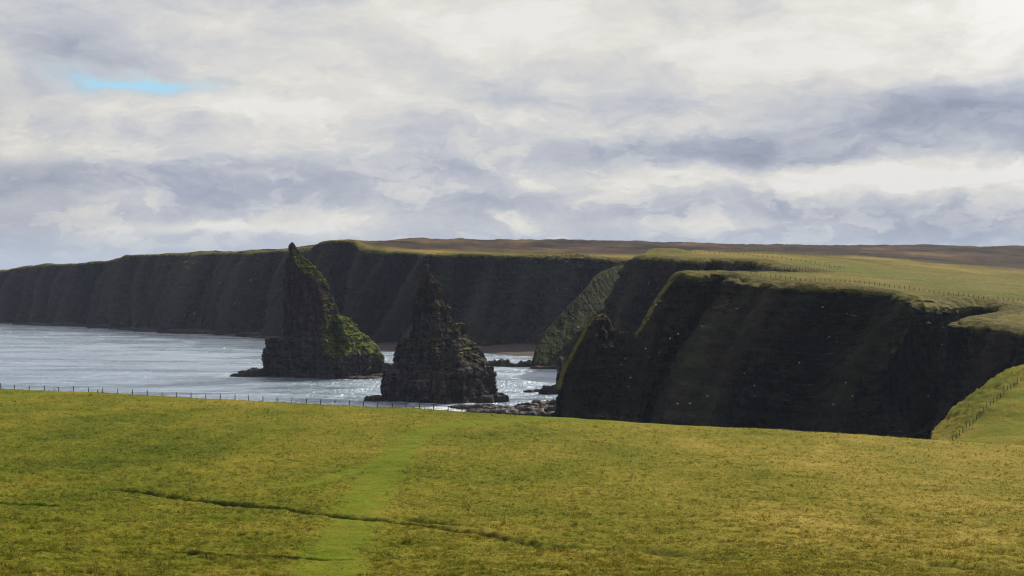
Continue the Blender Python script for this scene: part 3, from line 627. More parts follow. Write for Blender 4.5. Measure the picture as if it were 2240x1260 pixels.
# close the hill under and behind the viewer
backr = []
for yy, zz in ((-6, 48.2), (-60, 46), (-250, 30)):
    backr.append(np.stack([(fx - 1120) / F * 46, np.full(ncol, yy), np.full(ncol, zz)], -1))
G_ = np.concatenate([np.array(backr[::-1]), G_]); pad2 = lambda a: np.concatenate([np.zeros((3, ncol)), pad(a)])
tag(mesh_obj('field', G_.reshape(-1, 3), grid_faces(len(G_), ncol), M_FIELD, attrs={'path': pad2(pa), 'ditch': pad2(np.clip(di * 1.1 - .1, 0, 1)), 'dark_green': pad2(dark_green)}), kind='structure')

# grass tufts, evenly dense in the picture, thinner and longer with distance
def tufts(n, pxlo, pxhi, seed, tall=1.0):
    r = np.random.default_rng(seed)
    px = r.uniform(pxlo, pxhi, n); u = r.uniform(0, 1, n); Dc = np.minimum(dedge(px) - .5, np.interp(px, cr[:, 0], cr[:, 2]) + np.where(px > 2010, 200, 12))
    D = 1 / (1 / 50 + (1 / Dc - 1 / 50) * u ** .86)
    x = (px - 1120) / F * D; di, dep, pa = field_masks(x, D, px, D)
    keep = r.uniform(0, 1, n) > pa * .55
    px, D, x, pa, dep, di = px[keep], D[keep], x[keep], pa[keep], dep[keep], di[keep]; field_masks.flat = field_masks.flat[keep]; n = len(px)
    z = field_base(px, D) + field_bumps(x, D, px, D, pa) - dep * 1.5 - .02
    clump = np.clip(.75 + .9 * fbm(x / 2.1, D / 1.6, 6.6, 2), .35, 1.7)
    h = (.13 + .00055 * D) * clump * (1 - .6 * pa) * tall * r.uniform(.7, 1.3, n) * (1 - .6 * sstep(px, 2020, 2060) * sstep(D, 302, 312)) * (1 - .85 * np.clip(di * 1.3, 0, 1))
    nb = 5; rr = lambda a, c: r.uniform(a, c, (n, nb))
    ang = rr(0, 2 * math.pi); wd = h[:, None] * rr(.10, .18); lean = h[:, None] * rr(.3, 1.1)
    wind = np.array([-.45, -.25])
    bx_ = x[:, None] + rr(-.5, .5) * (h * 1.3)[:, None]; by_ = D[:, None] + rr(-.5, .5) * (h * 1.3)[:, None]
    dxv, dyv = np.cos(ang), np.sin(ang); sx, sy = -dyv, dxv
    hh = h[:, None] * rr(.7, 1.15)
    tx = bx_ + dxv * lean * .7 + wind[0] * hh * .6; ty = by_ + dyv * lean * .7 + wind[1] * hh * .6
    zz = np.repeat(z[:, None], nb, 1)
    p0 = np.stack([bx_ - sx * wd, by_ - sy * wd, zz], -1); p1 = np.stack([bx_ + sx * wd, by_ + sy * wd, zz], -1); p2 = np.stack([tx, ty, zz + hh], -1)
    V = np.stack([p0, p1, p2], 2).reshape(-1, 3); Fq = np.arange(len(V)).reshape(-1, 3)
    tipa = np.tile([0, 0, 1], n * nb)
    rep = lambda a: np.repeat(a, nb * 3)
    return V, Fq, {'path': rep(pa), 'dark_green': rep(np.clip(.5 * dep + .6 * np.exp(-((px - 200) / 420) ** 2 - ((D - 225) / 70) ** 2) - .7 * sstep(px, 1100, 1900), -1, 1)), 'tip': tipa, 'rnd': np.repeat(np.clip(r.uniform(0, 1, (n, 1)) + r.normal(0, .08, (n, nb)), 0, 1).ravel(), 3)}
V, Fq, A_ = tufts(245000, -350, 2550, 3)
tag(mesh_obj('grass', V, Fq, M_GRASS, smooth=False, attrs=A_), 'rough tussocky grass, straw tipped, covering the near field', 'grass', kind='stuff')

# ================================================================ SEA STACKS
def densify(P, n):
    """closed ring of corners -> n points with softened corners"""
    s = np.concatenate([[0], np.cumsum(np.linalg.norm(np.diff(np.vstack([P, P[:1]]), axis=0), axis=1))])
    return s
def stack_mesh(levels, Dbase, nring, vstep, amp, zbase=-2.5):
    """levels: (py, [(px, dD) x 4 or 5 corners ccw seen from above starting at the left silhouette, then front edge, right, back])"""
    zs = np.array([EYE - (py - HOR) / F * Dbase for py, _ in levels]); K = len(levels[0][1])
    Cn = np.array([[((px - 1120) / F * (Dbase + dd), Dbase + dd) for px, dd in cs] for _, cs in levels])   # L,K,2
    o = np.argsort(zs); zs, Cn = zs[o], Cn[o]
    if zs[0] > zbase: zs = np.concatenate([[zbase], zs]); Cn = np.concatenate([Cn[:1], Cn])
    nz_ = int((zs[-1] - zs[0]) / vstep); zz = np.linspace(zs[0], zs[-1], nz_)
    Ci = np.stack([np.stack([np.interp(zz, zs, Cn[:, k, j]) for j in (0, 1)], -1) for k in range(K)], 1)   # nz,K,2
    ref = Cn[len(Cn) // 3]; seg = np.linalg.norm(np.roll(ref, -1, 0) - ref, axis=1); cnt = np.maximum((seg / seg.sum() * nring).astype(int), 6)
    ring = []
    for k in range(K):
        f = (np.arange(cnt[k]) / cnt[k])[None, :, None]; ring.append(Ci[:, k:k + 1] * (1 - f) + Ci[:, (k + 1) % K][:, None] * f)
    R = np.concatenate(ring, 1)     # nz, n, 2
    n = R.shape[1]; sg = 2.2; rr = int(sg * 3); kk = np.exp(-.5 * (np.arange(-rr, rr + 1) / sg) ** 2); kk /= kk.sum()
    R = sum(kk[i] * np.roll(R, i - rr, 1) for i in range(2 * rr + 1))
    Pg = np.concatenate([R, np.repeat(zz[:, None, None], n, 1)], 2)
    c0 = R.mean(1, keepdims=True); dirn = np.roll(R, -1, 1) - np.roll(R, 1, 1); nn = np.stack([dirn[..., 1], -dirn[..., 0]], -1)
    sgn = np.sign((nn * (R - c0)).sum(-1).mean()); nn = nn * sgn / np.maximum(np.linalg.norm(nn, axis=2, keepdims=True), 1e-5)
    x, y, z = Pg[..., 0], Pg[..., 1], Pg[..., 2]
    size = np.linalg.norm(R - c0, axis=2).mean(1, keepdims=True); sc = np.clip(size / 4.5, .10, 1)
    z2 = z + .8 * pn(x / 12, y / 12, z / 12)
    st = (hash1(np.floor(z2 / 1.9) + 11) - .5) * 1.1 + (hash1(np.floor(z2 / .75) + 60) - .5) * .5 + (hash1(np.floor(z2 / 5.3) + 33) - .5) * .8
    jt = np.round(2.2 * pn(x / 2.6, y / 2.6, z / 9)) * .45 + np.round(2.2 * pn(x / 1.2, y / 1.2, z / 3)) * .22
    big = fbm(x / 7, y / 7, z / 9, 4, .55) * 1.8 - np.abs(pn(x / 5, y / 5, z / 18)) * 2.0 + .5
    ar = np.concatenate([[0], np.cumsum(np.linalg.norm(np.diff(R[len(R) // 3], axis=0), axis=1))])[None, :] + 0 * z
    def blocks(w, h, k):
        row = np.floor(z2 / h); return hash1((np.floor((ar + hash1(row + k) * w * 3) / w) * 57 + row * 131 + k))
    blk = (blocks(3.4, 2.2, 5) - .5) * 1.5 + (blocks(1.5, 1.0, 9) - .5) * 1.0
    big = big * .7
    d = amp * (st + jt + big + blk) * sc
    Pg = Pg.copy(); Pg[..., :2] += nn * d[..., None]; Pg[..., 2] += .35 * pn(x / 1.8, y / 1.8, z / 1.8) * (z > 1)
    tipc = Pg[-1].mean(0); V = np.vstack([Pg.reshape(-1, 3), tipc + [0, 0, .3]])
    Fq = grid_faces(nz_, n, True); last = (nz_ - 1) * n; ti = len(V) - 1
    cap = np.array([[last + i, last + (i + 1) % n, ti, ti] for i in range(0)]).reshape(0, 4)
    if sgn < 0: Fq = Fq[:, ::-1]
    capq = np.stack([last + np.arange(n), last + (np.arange(n) + 1) % n, np.full(n, ti)], 1)
    return V, Fq, capq
def face_normals(V, Fq):
    a, b_, c2, d_ = (V[Fq[:, i]] for i in range(4)); n = np.cross(c2 - a, d_ - b_); return n / np.maximum(np.linalg.norm(n, axis=1)[:, None], 1e-9), (a + b_ + c2 + d_) / 4
def emit_stack(root, name_loc, pieces, turf_test):
    """rock_face and turf as two meshes cut from the same surface"""
    rv, rf, tv_, tf = [], [], [], []; ro = to = 0
    for V, Fq, cap in pieces:
        n_, c_ = face_normals(V, Fq); up = np.abs(n_[:, 2])
        isT = turf_test(c_, n_, up)
        for keep, vs, fs in ((~isT, rv, rf), (isT, tv_, tf)):
            if keep.any():
                v2, f2, _ = sub(V, Fq, keep); off = sum(len(q) for q in vs); vs.append(v2); fs.append(f2 + off)
        n = len(cap); idx = cap[:, 0]; i = np.arange(n // 2 - 1); off = sum(len(q) for q in rv)
        rv.append(V[idx]); rf.append(np.stack([i, i + 1, n - 2 - i, n - 1 - i], 1) + off)
    loc = np.array(root.location)
    mesh_obj('rock_face', np.concatenate(rv) - loc, np.concatenate(rf), M_STACK, root, smooth=False)
    if tv_: mesh_obj('turf_slope', np.concatenate(tv_) - loc, np.concatenate(tf), M_TURF, root)
def empty(name, loc):
    o = bpy.data.objects.new(name, None); COL.objects.link(o); o.location = loc; o.empty_display_size = 2; return o

# --- broad-backed stack on the left
D1 = 687
def L(py, a, f_, r_, da=2, df=-6, dr=9, db=16, bk=None):
    bk = bk if bk is not None else (a * .35 + r_ * .65); return (py, [(a, da), (f_, df), (r_, dr), (bk, db)])
lv = [L(530, 637, 639, 641, 1, 0, 1, 2), L(537, 633.5, 639, 645, 1, -.5, 1.5, 2.5), L(545, 631.5, 640, 651, 1, -1, 2, 3.5), L(560, 631, 642, 661, 2, -1.5, 3, 6), L(563, 627, 642, 663, 2, -2, 3, 7), L(577, 626, 647, 677, 2, -3, 4, 9), L(587, 621, 652, 690, 2, -4, 4, 10),
      L(600, 621.5, 670, 703, 2, -5, 4, 12), L(612, 622, 692, 712, 2, -6, 4, 13), L(640, 620, 702, 722, 2, -7, 5, 15), L(657, 618, 704, 732, 2, -7, 6, 16), L(672, 616, 707, 738, 2, -7, 7, 17), L(684, 615, 710, 741, 2, -7, 8, 18),
      L(700, 615, 712, 748, 2, -7, 9, 19), L(728, 617, 712, 758, 2, -7, 10, 20), L(737, 616, 713, 762, 1, -8, 10, 20), L(740.5, 578, 714, 768, 3, -12, 10, 22), L(757, 577, 716, 790, 3, -13, 10, 22), L(786, 574.5, 722, 805, 3, -13, 8, 22), L(806, 573, 724, 810, 3, -13, 8, 22), L(812, 573, 724, 812, 3, -14, 8, 22), L(826, 572, 724, 815, 3, -14, 8, 22)]
A1 = stack_mesh(lv, D1, 460, .33, .9)
# grassy shoulder: front foot, top of rock band, ridge, back
sh_ = [L(689, 716, 738, 744, 4, 1, 9, 14), L(697, 712, 745, 763, 3, -2, 10, 18), L(723, 708, 752, 789, 2, -5, 12, 22), L(751, 706, 762, 817, 2, -8, 10, 24), L(774, 704, 752, 833, 1, -13, 6, 26), L(784, 704, 750, 838, 1, -14, 5, 26), L(797, 703, 748, 839, 1, -14.5, 5, 26), L(811, 703, 748, 836, 1, -15, 5, 26), L(826, 703, 748, 836, 1, -15, 5, 26)]
A2 = stack_mesh(sh_, D1, 360, .33, .95)
s1 = empty('sea_stack', P3(700, 824, D1)[:2] + (0,))
def t1(c_, n_, up):
    nz = fbm(c_[:, 0] / 5, c_[:, 1] / 5, c_[:, 2] / 5, 4); px = c_[:, 0] / D1 * F + 1120; py = HOR + (EYE - c_[:, 2]) / D1 * F
    bx_ = np.interp(py, [540, 566, 591, 603, 626, 648, 671, 690, 754, 780], [648, 640, 657, 690, 706, 705, 712, 712, 708, 716])
    low = np.interp(px, [700, 715, 735, 763, 777, 790, 815, 840], [750, 762, 782, 777, 760, 772, 785, 788])
    rocky = (py > 625) & (py < 688) & (px < 745)
    return (px > bx_ + nz * 7) & (py < low + nz * 9) & (up + nz * .3 > np.where(rocky, .62, .20))
emit_stack(s1, None, [A1, A2], t1)
tag(s1, 'sea stack with blade-like dark tower and bright green grassy shoulder on its right', 'sea stack', 'tall sea stacks in the bay')

# --- pointed stack on the right
D2 = 559
lv = [L(577, 929.5, 934, 938.5, 1, 0, 1, 2), L(580, 928.5, 934, 941, 1, -.5, 1.5, 2), L(587, 929, 934, 940.5, 1, -1, 1.5, 2.5), L(596, 928, 934, 942, 1, -1, 1.5, 2.5), L(599, 927, 938, 946, 1, -1.5, 2, 4), L(608, 922, 941, 951, 1, -2, 2, 6), L(626, 917, 948, 961, 1, -3, 3, 8), L(641, 909, 951, 969, 1, -4, 3, 9), L(650, 906, 953, 974, 1, -4, 3, 10),
      L(672, 900, 957, 982, 1, -5, 4, 11), L(693, 897, 960, 987, 1, -5, 4, 12), L(711, 898, 962, 989, 1, -6, 4, 13), L(726, 896, 964, 998, 1, -7, 5, 14), L(739, 888, 965, 1010, 1, -8, 6, 16), L(742, 869, 960, 1015, 2, -9, 7, 18), L(746, 866, 958, 1020, 2, -9, 7, 18),
      L(770, 864, 955, 1034, 2, -11, 7, 19), L(780, 858, 960, 1045, 2, -12, 7, 20), L(808, 857, 968, 1060, 2, -13, 7, 21), L(810, 838, 968, 1066, 3, -16, 7, 22), L(838, 828, 970, 1076, 3, -17, 6, 22), L(860, 827, 972, 1080, 3, -17, 6, 22), L(878, 826, 974, 1084, 3, -18, 6, 22)]
B1 = stack_mesh(lv, D2, 480, .29, .8)
sh_ = [L(709, 985, 1008, 1019, 5, 3, 7, 12), L(713, 982, 1008, 1020, 5, 2, 7, 13), L(726, 975, 1004, 1023, 4, 0, 7, 15), L(741, 962, 1004, 1033, 3, -4, 7, 17), L(753, 945, 1004, 1044, 2, -8, 7, 18), L(774, 930, 1002, 1053, 2, -11, 7, 19), L(789, 925, 1004, 1064, 1, -13, 6, 20), L(804, 920, 1008, 1076, 1, -14, 5, 20), L(820, 915, 1012, 1082, 0, -15, 4, 20), L(853, 910, 1014, 1085, 0, -15, 4, 20), L(876, 905, 1014, 1087, 0, -15, 4, 20)]
B2 = stack_mesh(sh_, D2, 400, .29, .85)
s2 = empty('sea_stack', P3(955, 875, D2)[:2] + (0,))
def t2(c_, n_, up):
    nz = fbm(c_[:, 0] / 5, c_[:, 1] / 5, c_[:, 2] / 5, 3)
    return (c_[:, 2] > 14 + nz * 4) & (c_[:, 2] < 46) & (c_[:, 0] / D2 * F + 1120 > 940 - (c_[:, 2] - 10) * .1 + nz * 12) & (up + nz * .7 > .84)
emit_stack(s2, None, [B1, B2], t2)
tag(s2, 'sea stack shaped like a steep witch-hat pyramid with a knob on its tip', 'sea stack', 'tall sea stacks in the bay')

# --- small stump beside the near headland
D3 = 592
lv = [L(781, 1222, 1226, 1232, 0, -1, 1, 3), L(786, 1219, 1227, 1237, 0, -2, 1, 4), L(810, 1216, 1228, 1244, 0, -3, 2, 6), L(835, 1215, 1229, 1250, 0, -4, 2, 7), L(846, 1212, 1228, 1252, 0, -5, 2, 8), L(862, 1211, 1228, 1254, 0, -5, 2, 8)]
s3 = empty('rock_stump', P3(1230, 860, D3)[:2] + (0,))
emit_stack(s3, None, [stack_mesh(lv, D3, 120, .35, .5)], lambda c_, n_, up: c_[:, 2] > 99)
tag(s3, 'narrow dark rock stump standing in the water against the tip of the near headland', 'rock')

# ---------------------------------------------------------------- low skerries and slabs
def slab(px, py, D, L_, W_, h, seed, rot=0.0):
    """one low layered rock; returns verts/faces around its own centre"""
    r = np.random.default_rng(seed); n, m = 56, 22
    th = np.linspace(0, 2 * math.pi, n, endpoint=False); rows = []
    prof = [(0, -1.5), (.0, .12), (.03, .3), (.045, .32), (.05, .52), (.10, .55), (.12, .78), (.2, .82), (.26, .98), (.5, 1.0), (.8, 1.02), (.98, 1.03)]
    kx = np.linspace(0, len(prof) - 1, m); pr = np.array([[np.interp(k, range(len(prof)), [q[j] for q in prof]) for j in (0, 1)] for k in kx])
    base = 1 + .35 * pn(np.cos(th) * 1.6 + seed, np.sin(th) * 1.6, seed * .7) + .16 * np.round(3 * pn(np.cos(th) * 4 + seed, np.sin(th) * 4, 3.3)) 
    out = []
    for k in range(m):
        rr = (1 - pr[k, 0]) * (base + .06 * pn(np.cos(th) * 7, np.sin(th) * 7, k * .6 + seed))
        x = np.cos(th) * rr * L_ / 2; y = np.sin(th) * rr * W_ / 2
        z = pr[k, 1] * h * (1 + .25 * x / max(L_, 1)) + .35 * h * np.round(3 * fbm(x / 3 + seed, y / 2, seed * .3, 2)) / 2 * (pr[k, 1] > .1)
        c, s = math.cos(rot), math.sin(rot); out.append(np.stack([x * c - y * s, x * s + y * c, z], -1))
    V = np.array(out).reshape(-1, 3); return V, grid_faces(m, n, True)
def rock(px, D, L_, W_, h, seed, label, group=None, rot=0., name='skerry'):
    V, Fq = slab(px, 0, D, L_, W_, h, seed, rot)
    o = mesh_obj(name, V, Fq, M_SHORE); o.location = ((px - 1120) / F * D, D, 0); return tag(o, label, 'rock', group)
SH = 'flat shore rocks behind the field fence'
for i, (px, D, L_, W_, h) in enumerate([(1030, 524, 14, 7, 1.1), (1058, 522, 10, 6, 1.6), (1085, 519, 12, 7, 1.3), (1062, 506, 13, 7, 1.0), (1095, 505, 14, 8, 1.5), (1125, 512, 13, 7, 1.2), (1150, 512, 11, 7, 1.9), (1172, 518, 13, 7, 2.3), (1198, 520, 16, 8, 2.8), (1178, 506, 14, 8, 1.8), (1205, 508, 14, 8, 2.2), (1130, 499, 12, 6, 1.1), (1160, 497, 12, 7, 1.3), (1200, 497, 12, 6, 1.0), (1008, 530, 8, 4, .7), (1045, 514, 9, 4, .7)]):
    rock(px, D, L_, W_, h, 11 + i, 'low flat brown slab in the rocky shelf between the pointed stack and near headland', SH, rot=(i % 5 - 2) * .12)
rock(554, 689, 15, 7, 3.2, 41, 'low jagged skerry jutting left from the foot of the green-shouldered stack')
rock(529, 688, 9, 4, 1.4, 42, 'small outermost tip of the skerry left of the green-shouldered stack')
rock(775, 676, 20, 7, .9, 43, 'wave-washed ledge along the front foot of the green-shouldered stack')
rock(825, 688, 12, 8, 1.2, 44, 'low ledge at the right foot of the green-shouldered stack')
rock(852, 735, 8, 5, 3.0, 45, 'pale broken rock in the gap between the two tall stacks')
rock(818, 556, 7, 5, 1.8, 46, 'small rock at the left foot of the pointed stack')
rock(1062, 550, 9, 6, 2.2, 47, 'boulder ledge at the right foot of the pointed stack')
rock(1086, 553, 9, 6, 2.4, 48, 'outer rounded ledge right of the pointed stack')
rock(1090, 765, 11, 6, 3.0, 49, 'rounded dark skerry behind the right side of the pointed stack')
rock(1125, 762, 16, 5, 1.6, 50, 'thin skerry between the pointed stack and the grassy spur')
rock(1155, 764, 10, 8, 2.8, 51, 'blocky skerry just left of the grassy spur')
rock(1205, 745, 26, 8, 1.4, 52, 'flat weed-covered ledge under the foot of the grassy spur')
rock(1158, 597, 5, 3, .8, 53, 'tiny flat rock awash left of the rock stump')
rock(1178, 600, 9, 4, .9, 54, 'thin flat rock awash beside the rock stump')
rock(1203, 588, 9, 6, 3.2, 55, 'dark block at the left foot of the rock stump')
r = np.random.default_rng(5)
for i in range(20):
    px = 60 + i * 28 + r.uniform(-8, 8); base = np.interp(px, [0, 63, 190, 254, 397, 476, 578, 640], [1440, 1405, 1362, 1290, 1200, 1185, 1120, 1090])
    rock(px, base - 10, r.uniform(14, 30), r.uniform(7, 12), r.uniform(1.2, 3.2), 70 + i, 'low dark rock strewn along the foot of the far cliff', 'rocks along the foot of the far cliff')

# ================================================================ SEA
sx_ = np.linspace(-500, 2800, 700); sD = np.exp(np.linspace(math.log(300), math.log(2200), 620))
SX, SD = np.meshgrid(sx_, sD); x = (SX - 1120) / F * SD; y = SD
foam = np.zeros(x.shape)
def near_pts(cx, cy, rx, a): return a * np.exp(-np.clip(np.hypot((x - cx) / rx, (y - cy) / (rx * .8)) - 1, 0, None) ** 2 * 14)
for px, D, rx, a in [(700, 690, 33, .5), (770, 690, 28, .5), (955, 560, 26, .55), (1000, 562, 22, .5), (525, 690, 10, .7), (1110, 508, 22, .62), (1190, 508, 20, .55), (965, 535, 12, .68), (1010, 520, 16, .8), (1045, 500, 12, .75), (985, 540, 16, .72), (1120, 764, 16, .45), (1190, 595, 9, .6), (1230, 595, 9, .45)]:
    foam = np.maximum(foam, near_pts((px - 1120) / F * D, D, rx, a))
fl_ = np.interp(SX, [0, 63, 190, 254, 397, 476, 578, 700, 850, 1000, 1165], [1440, 1405, 1362, 1285, 1195, 1180, 1110, 990, 890, 880, 835]); foam = np.maximum(foam, .55 * np.exp(-((SD - fl_ + 14) / 11) ** 2) * (SX < 1170))
zw = .16 * fbm(x / 30, y / 11, 2.2, 3) + .0
V = np.stack([x, y, zw], -1).reshape(-1, 3)
ocean = [mesh_obj('sea', V, grid_faces(620, 700), M_SEA, attrs={'foam': foam})]
tag(ocean[0], kind='structure')
# the rest of the sea out to the horizon, a hand's breadth lower
R = 60000; xs = [-R, -3000, 3000, R]; ys = [-R, -500, 4000, R]
V = np.array([[a, c2, -.6] for c2 in ys for a in xs]); tag(mesh_obj('sea', V, grid_faces(4, 4), M_SEA, attrs={'foam': np.zeros(16)}), kind='structure')

# ================================================================ FENCES
def post_mesh(h, w, seed):
    r = np.random.default_rng(seed); n = 8; th = np.linspace(0, 2 * math.pi, n, endpoint=False); rows = []
    for z, s in ((-.4, 1.05), (0, 1.05), (h * .5, 1.0), (h * .96, .95), (h, .75)):
        rows.append(np.stack([np.cos(th) * w / 2 * s + .02 * z * r.uniform(-1, 1), np.sin(th) * w / 2 * s, np.full(n, z)], -1))
    V = np.vstack([np.array(rows).reshape(-1, 3), [[0, 0, h + .01]]]); Fq = grid_faces(5, n, True); k = 4 * n
    cap = np.array([[k + i, k + (i + 1) % n, len(V) - 1, len(V) - 1] for i in range(n)])
    me = bpy.data.meshes.new('post'); me.from_pydata(V.tolist(), [], [tuple(f) for f in Fq.tolist()] + [(a, c2, d_) for a, c2, d_, _ in cap.tolist()]); me.materials.append(M_WOOD); return me
PM = [post_mesh(1.15, .19, i) for i in range(4)]; PBIG = post_mesh(1.3, .24, 9)
def fence(label, feet, seed=0, scale=1.0, strainers=(), thick=.8):
    r = np.random.default_rng(seed); root = empty('wire_fence', feet[0]); tag(root, label, 'fence', 'post and wire fences')
    for i, f in enumerate(feet):
        me = PBIG if i in strainers else PM[i % 4]
        o = bpy.data.objects.new('post', me); COL.objects.link(o); o.parent = root
        o.location = np.array(f) - np.array(feet[0]); o.rotation_euler = (r.normal(0, .03), r.normal(0, .03), r.uniform(0, 6)); s_ = r.uniform(.92, 1.1) * scale; o.scale = (thick, thick, s_)
    Vv, Ff = [], []; w = .012
    P = np.array(feet) - np.array(feet[0])
    for hgt in (.35, .65, .95):
        for i in range(len(P) - 1):
            a = P[i] + [0, 0, hgt * scale]; c2 = P[i + 1] + [0, 0, hgt * scale]; k = len(Vv)
            for q in (a, c2): Vv += [q + [0, -w, -w], q + [0, w, -w], q + [0, 0, w]]
            Ff += [(k, k + 1, k + 4, k + 3), (k + 1, k + 2, k + 5, k + 4), (k + 2, k, k + 3, k + 5)]
    mesh_obj('wires', np.array(Vv), np.array(Ff), M_WIRE, root, smooth=False)
    return root
def field_z(px, D):
    px = np.asarray(px, float); D = np.asarray(D, float); x = (px - 1120) / F * D; di, dep, pa = field_masks(x, D, px, D); return field_base(px, D) + field_bumps(x, D, px, D, pa)
f1 = []
pp = [1.5, 31.5, 64, 97.5, 128.5, 160.5, 193.5, 224.5, 257.5, 290, 322.5, 354.5, 386, 418, 450, 482, 514, 544, 575, 606, 638.5, 670, 701, 733, 764, 795, 826, 858, 888, 918, 948.5, 980, 1010.5, 1041, 1072, 1105, 1136, 1166, 1197]
for i, px in enumerate(pp):
    D = np.interp(px, cr[:, 0], cr[:, 2]) + 1.0; z = float(field_z(np.array([px]), np.array([D]))[0]); f1.append(((px - 1120) / F * D, D, z))
fence('long fence of thin posts along the near field crest with the sea behind', f1, 1, 1.12, strainers=(0,), thick=1.2)
D = np.interp(214, cr[:, 0], cr[:, 2]) + .6
o = bpy.data.objects.new('marker_post', post_mesh(.75, .34, 12)); COL.objects.link(o); o.location = ((214 - 1120) / F * D, D, float(field_z(np.array([214.]), np.array([D]))[0])); tag(o, 'short stout stump post beside the crest fence against pale water', 'post')
def on_upland(px, py, lo=400, hi=1500):
    D = np.linspace(lo, hi, 2200); x = (px - 1120) / F * D; z = upland(x, D); ry = HOR + (EYE - z) / D * F
    k = np.argmin(np.abs(ry - py)); k1 = np.nonzero(np.diff(np.sign(ry - py)))[0]
    if len(k1): k = k1[0]
    return D[k]
def run(pts, n, D_=None):
    pts = np.array(pts, float); s = np.concatenate([[0], np.cumsum(np.hypot(*np.diff(pts[:, :2], axis=0).T))]); t = np.linspace(0, s[-1], n)
    if pts.shape[1] > 2:
        px = np.interp(t, s, pts[:, 0]); Dv = gD(np.interp(t, s, pts[:, 2]))
    else:
        px = np.interp(t, s, pts[:, 0]); Dk = [on_upland(a, c2) for a, c2 in pts]; Dv = np.interp(t, s, Dk)
    x = (px - 1120) / F * Dv; z = upland(x, Dv) + roughness(x, Dv); return [tuple(q) for q in np.stack([x, Dv, z], -1)]
fence('fence of many short posts following the lip of the near headland to the right', run([(1632, 598, 556), (1678, 601, 545), (1751, 611, 528), (1863, 619, 521), (1946, 627, 516), (2062, 638, 512), (2161, 650, 508), (2245, 659, 505), (2400, 672, 505)], 72), 2, 1.0, thick=.85)
fence('fence crossing behind the bright green patch above the near headland', run([(1632, 598, 557), (1660, 595, 572), (1711, 591.5, 596), (1790, 591, 615), (1846, 589, 640)], 34), 3, 1.05)
fence('fence descending rightwards past the head of the narrow inlet', run([(1500, 556, 780), (1630, 562, 755), (1700, 566, 735), (1760, 577, 690), (1846, 589, 641)], 34), 4, 1.05)
fence('faint distant fence on the skyline left of the brown moor', run([(1550, 553, 860), (1665, 552, 900), (1781, 551, 980), (1880, 554, 1000)], 34), 5, 1.3)
px = np.linspace(2084, 2330, 34); Dv = fence_D(px); z = field_z(px, Dv)
fence('fence climbing the steep green slope at the right edge of the picture', [((a - 1120) / F * d, d, c2) for a, d, c2 in zip(px, Dv, z)], 6, 1.0)

# ================================================================ SEABIRDS
def gull_mesh(seed, dih, sweep):
    Vv, Ff = [], []
    n = 8; secs = [(-.34, .01, 0), (-.22, .045, .0), (-.05, .075, 0), (.10, .075, .0), (.20, .055, .02), (.27, .05, .03), (.32, .02, .025), (.37, .006, .015)]
    for yq, rq, zq in secs:
        for k in range(n):
            a = 2 * math.pi * k / n; Vv.append((math.cos(a) * rq, yq, zq + math.sin(a) * rq * .9))
    for i in range(len(secs) - 1):
        for k in range(n): Ff.append((i * n + k, i * n + (k + 1) % n, (i + 1) * n + (k + 1) % n, (i + 1) * n + k))
    Ff.append(tuple(range(n))[::-1]); Ff.append(tuple(range((len(secs) - 1) * n, len(secs) * n)))
    for sgn in (-1, 1):
        ws = [(0.03, .12, -.10, .03), (.28, .16, -.06, .03 + dih * .28), (.48, .10 - sweep, -.09 - sweep, .03 + dih * .42), (.70, -.02 - sweep, -.12 - sweep, .03 + dih * .42)]
        k = len(Vv)
        for xq, y0, y1, zq in ws: Vv += [(sgn * xq, y0, zq + .012), (sgn * xq, y1, zq + .004), (sgn * xq, (y0 + y1) / 2, zq - .012)]
        for i in range(3):
            for j in range(3):
                a, c2 = k + i * 3 + j, k + i * 3 + (j + 1) % 3; q = (a, c2, c2 + 3, a + 3); Ff.append(q if sgn > 0 else q[::-1])
        Ff.append((k + 9, k + 10, k + 11))
    k = len(Vv); Vv += [(-.02, -.30, .01), (.02, -.30, .01), (.07, -.46, .0), (-.07, -.46, .0), (0, -.36, -.012)]; Ff += [(k, k + 1, k + 2, k + 3), (k, k + 3, k + 4), (k + 1, k + 4, k + 2), (k, k + 4, k + 1), (k + 3, k + 2, k + 4)]
    me = bpy.data.meshes.new('seabird'); me.from_pydata(Vv, [], Ff); me.materials.append(M_BIRD); me.update(); return me
GM = [gull_mesh(0, .35, .05), gull_mesh(1, -.25, .08), gull_mesh(2, .7, .02)]
def bird(px, py, D, s, label, group, i):
    o = bpy.data.objects.new('seabird', GM[i % 3]); COL.objects.link(o); o.location = P3(px, py, D); q = np.random.default_rng(i + 300)
    o.rotation_euler = (q.uniform(-.5, .5), q.uniform(-.6, .6), q.uniform(0, 6.28)); s *= .68; o.scale = (s, s, s); return tag(o, label, 'bird', group)
i = 0
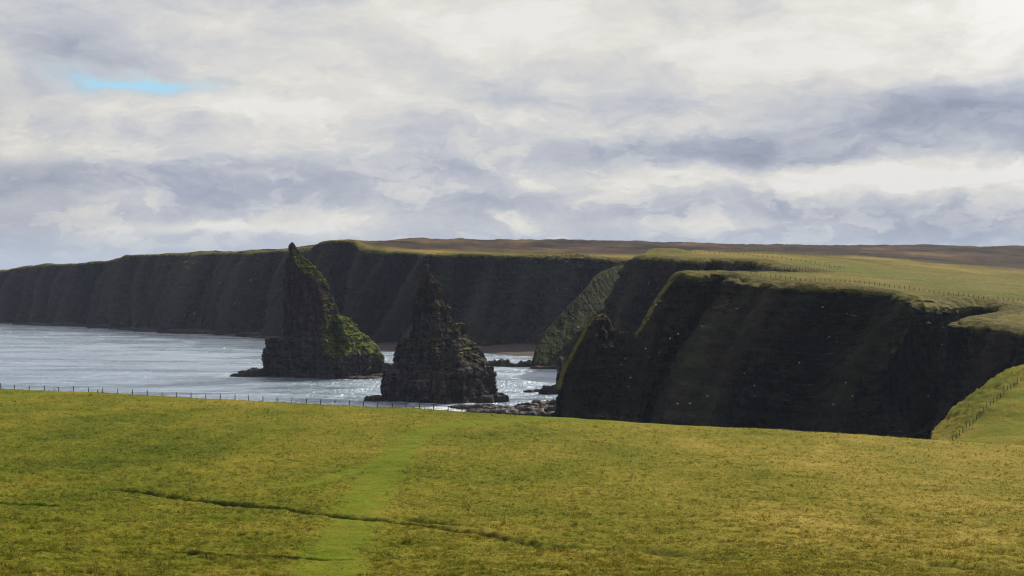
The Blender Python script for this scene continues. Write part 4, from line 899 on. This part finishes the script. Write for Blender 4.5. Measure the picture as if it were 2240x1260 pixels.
for (px, py) in [(1435, 666), (1444, 659), (1418, 699), (1368, 784), (1419, 783), (1326, 760), (1341, 757), (1413, 763), (1443, 771), (1466, 740), (1483, 731), (1493, 700), (1358, 798), (1380, 827), (1375, 846), (1547, 866), (1510, 883), (1482, 883), (1628, 817), (1650, 844), (1651, 867), (1611, 675), (1455, 913),
                 (1799, 672), (1853, 686), (1869, 691), (1814, 737), (1830, 748), (1865, 867), (1823, 885), (1850, 837), (1749, 794), (2112, 766), (2031, 866), (2061, 754)]:
    i += 1; bird(px, py, 380 + (i * 37) % 45, .85 + .3 * ((i * 7) % 5) / 5, 'tiny white seabird wheeling against the dark near headland cliff', 'seabirds against the near headland', i)
bird(1537, 714, 370, 1.5, 'largest white gull gliding in front of the near headland below its left corner', None, 50)
bird(1265, 716, 400, 1.3, 'white gull in front of the grassy spur, left of the near headland tip', None, 51)
bird(1254, 697, 600, 1.1, 'tiny white gull over the grassy spur slope', None, 52)
bird(1419, 620, 560, 1.1, 'white gull against the dark middle headland wall', None, 53)
for (px, py) in [(480, 619), (514, 664), (548, 613), (425, 686), (403, 690), (1059, 671), (1218, 635)]:
    i += 1; bird(px, py, 640, 1.25, 'tiny white seabird in front of the hazy far cliff', 'seabirds in front of the far cliff', i)

# ================================================================ HAZE
HAZE = 0.00005
def haze():
    x0, x1, y0, y1, z0, z1 = -2600, 2600, -400, 5400, -6, 175
    V = [(x, y, z) for z in (z0, z1) for y in (y0, y1) for x in (x0, x1)]
    Ff = [(0, 2, 3, 1), (4, 5, 7, 6), (0, 1, 5, 4), (2, 6, 7, 3), (0, 4, 6, 2), (1, 3, 7, 5)]
    m_, b = mat('haze air'); pv = b.new('ShaderNodeVolumePrincipled'); pv.inputs['Color'].default_value = (.66, .76, 1, 1); pv.inputs['Density'].default_value = HAZE; pv.inputs['Anisotropy'].default_value = 0.0
    o_ = b.new('ShaderNodeOutputMaterial'); b.l.new(pv.outputs[0], o_.inputs['Volume'])
    tag(mesh_obj('haze', V, Ff, m_, smooth=False), 'thin sea haze in the air over the bay', 'haze', kind='stuff')
if HAZE > 0: haze()
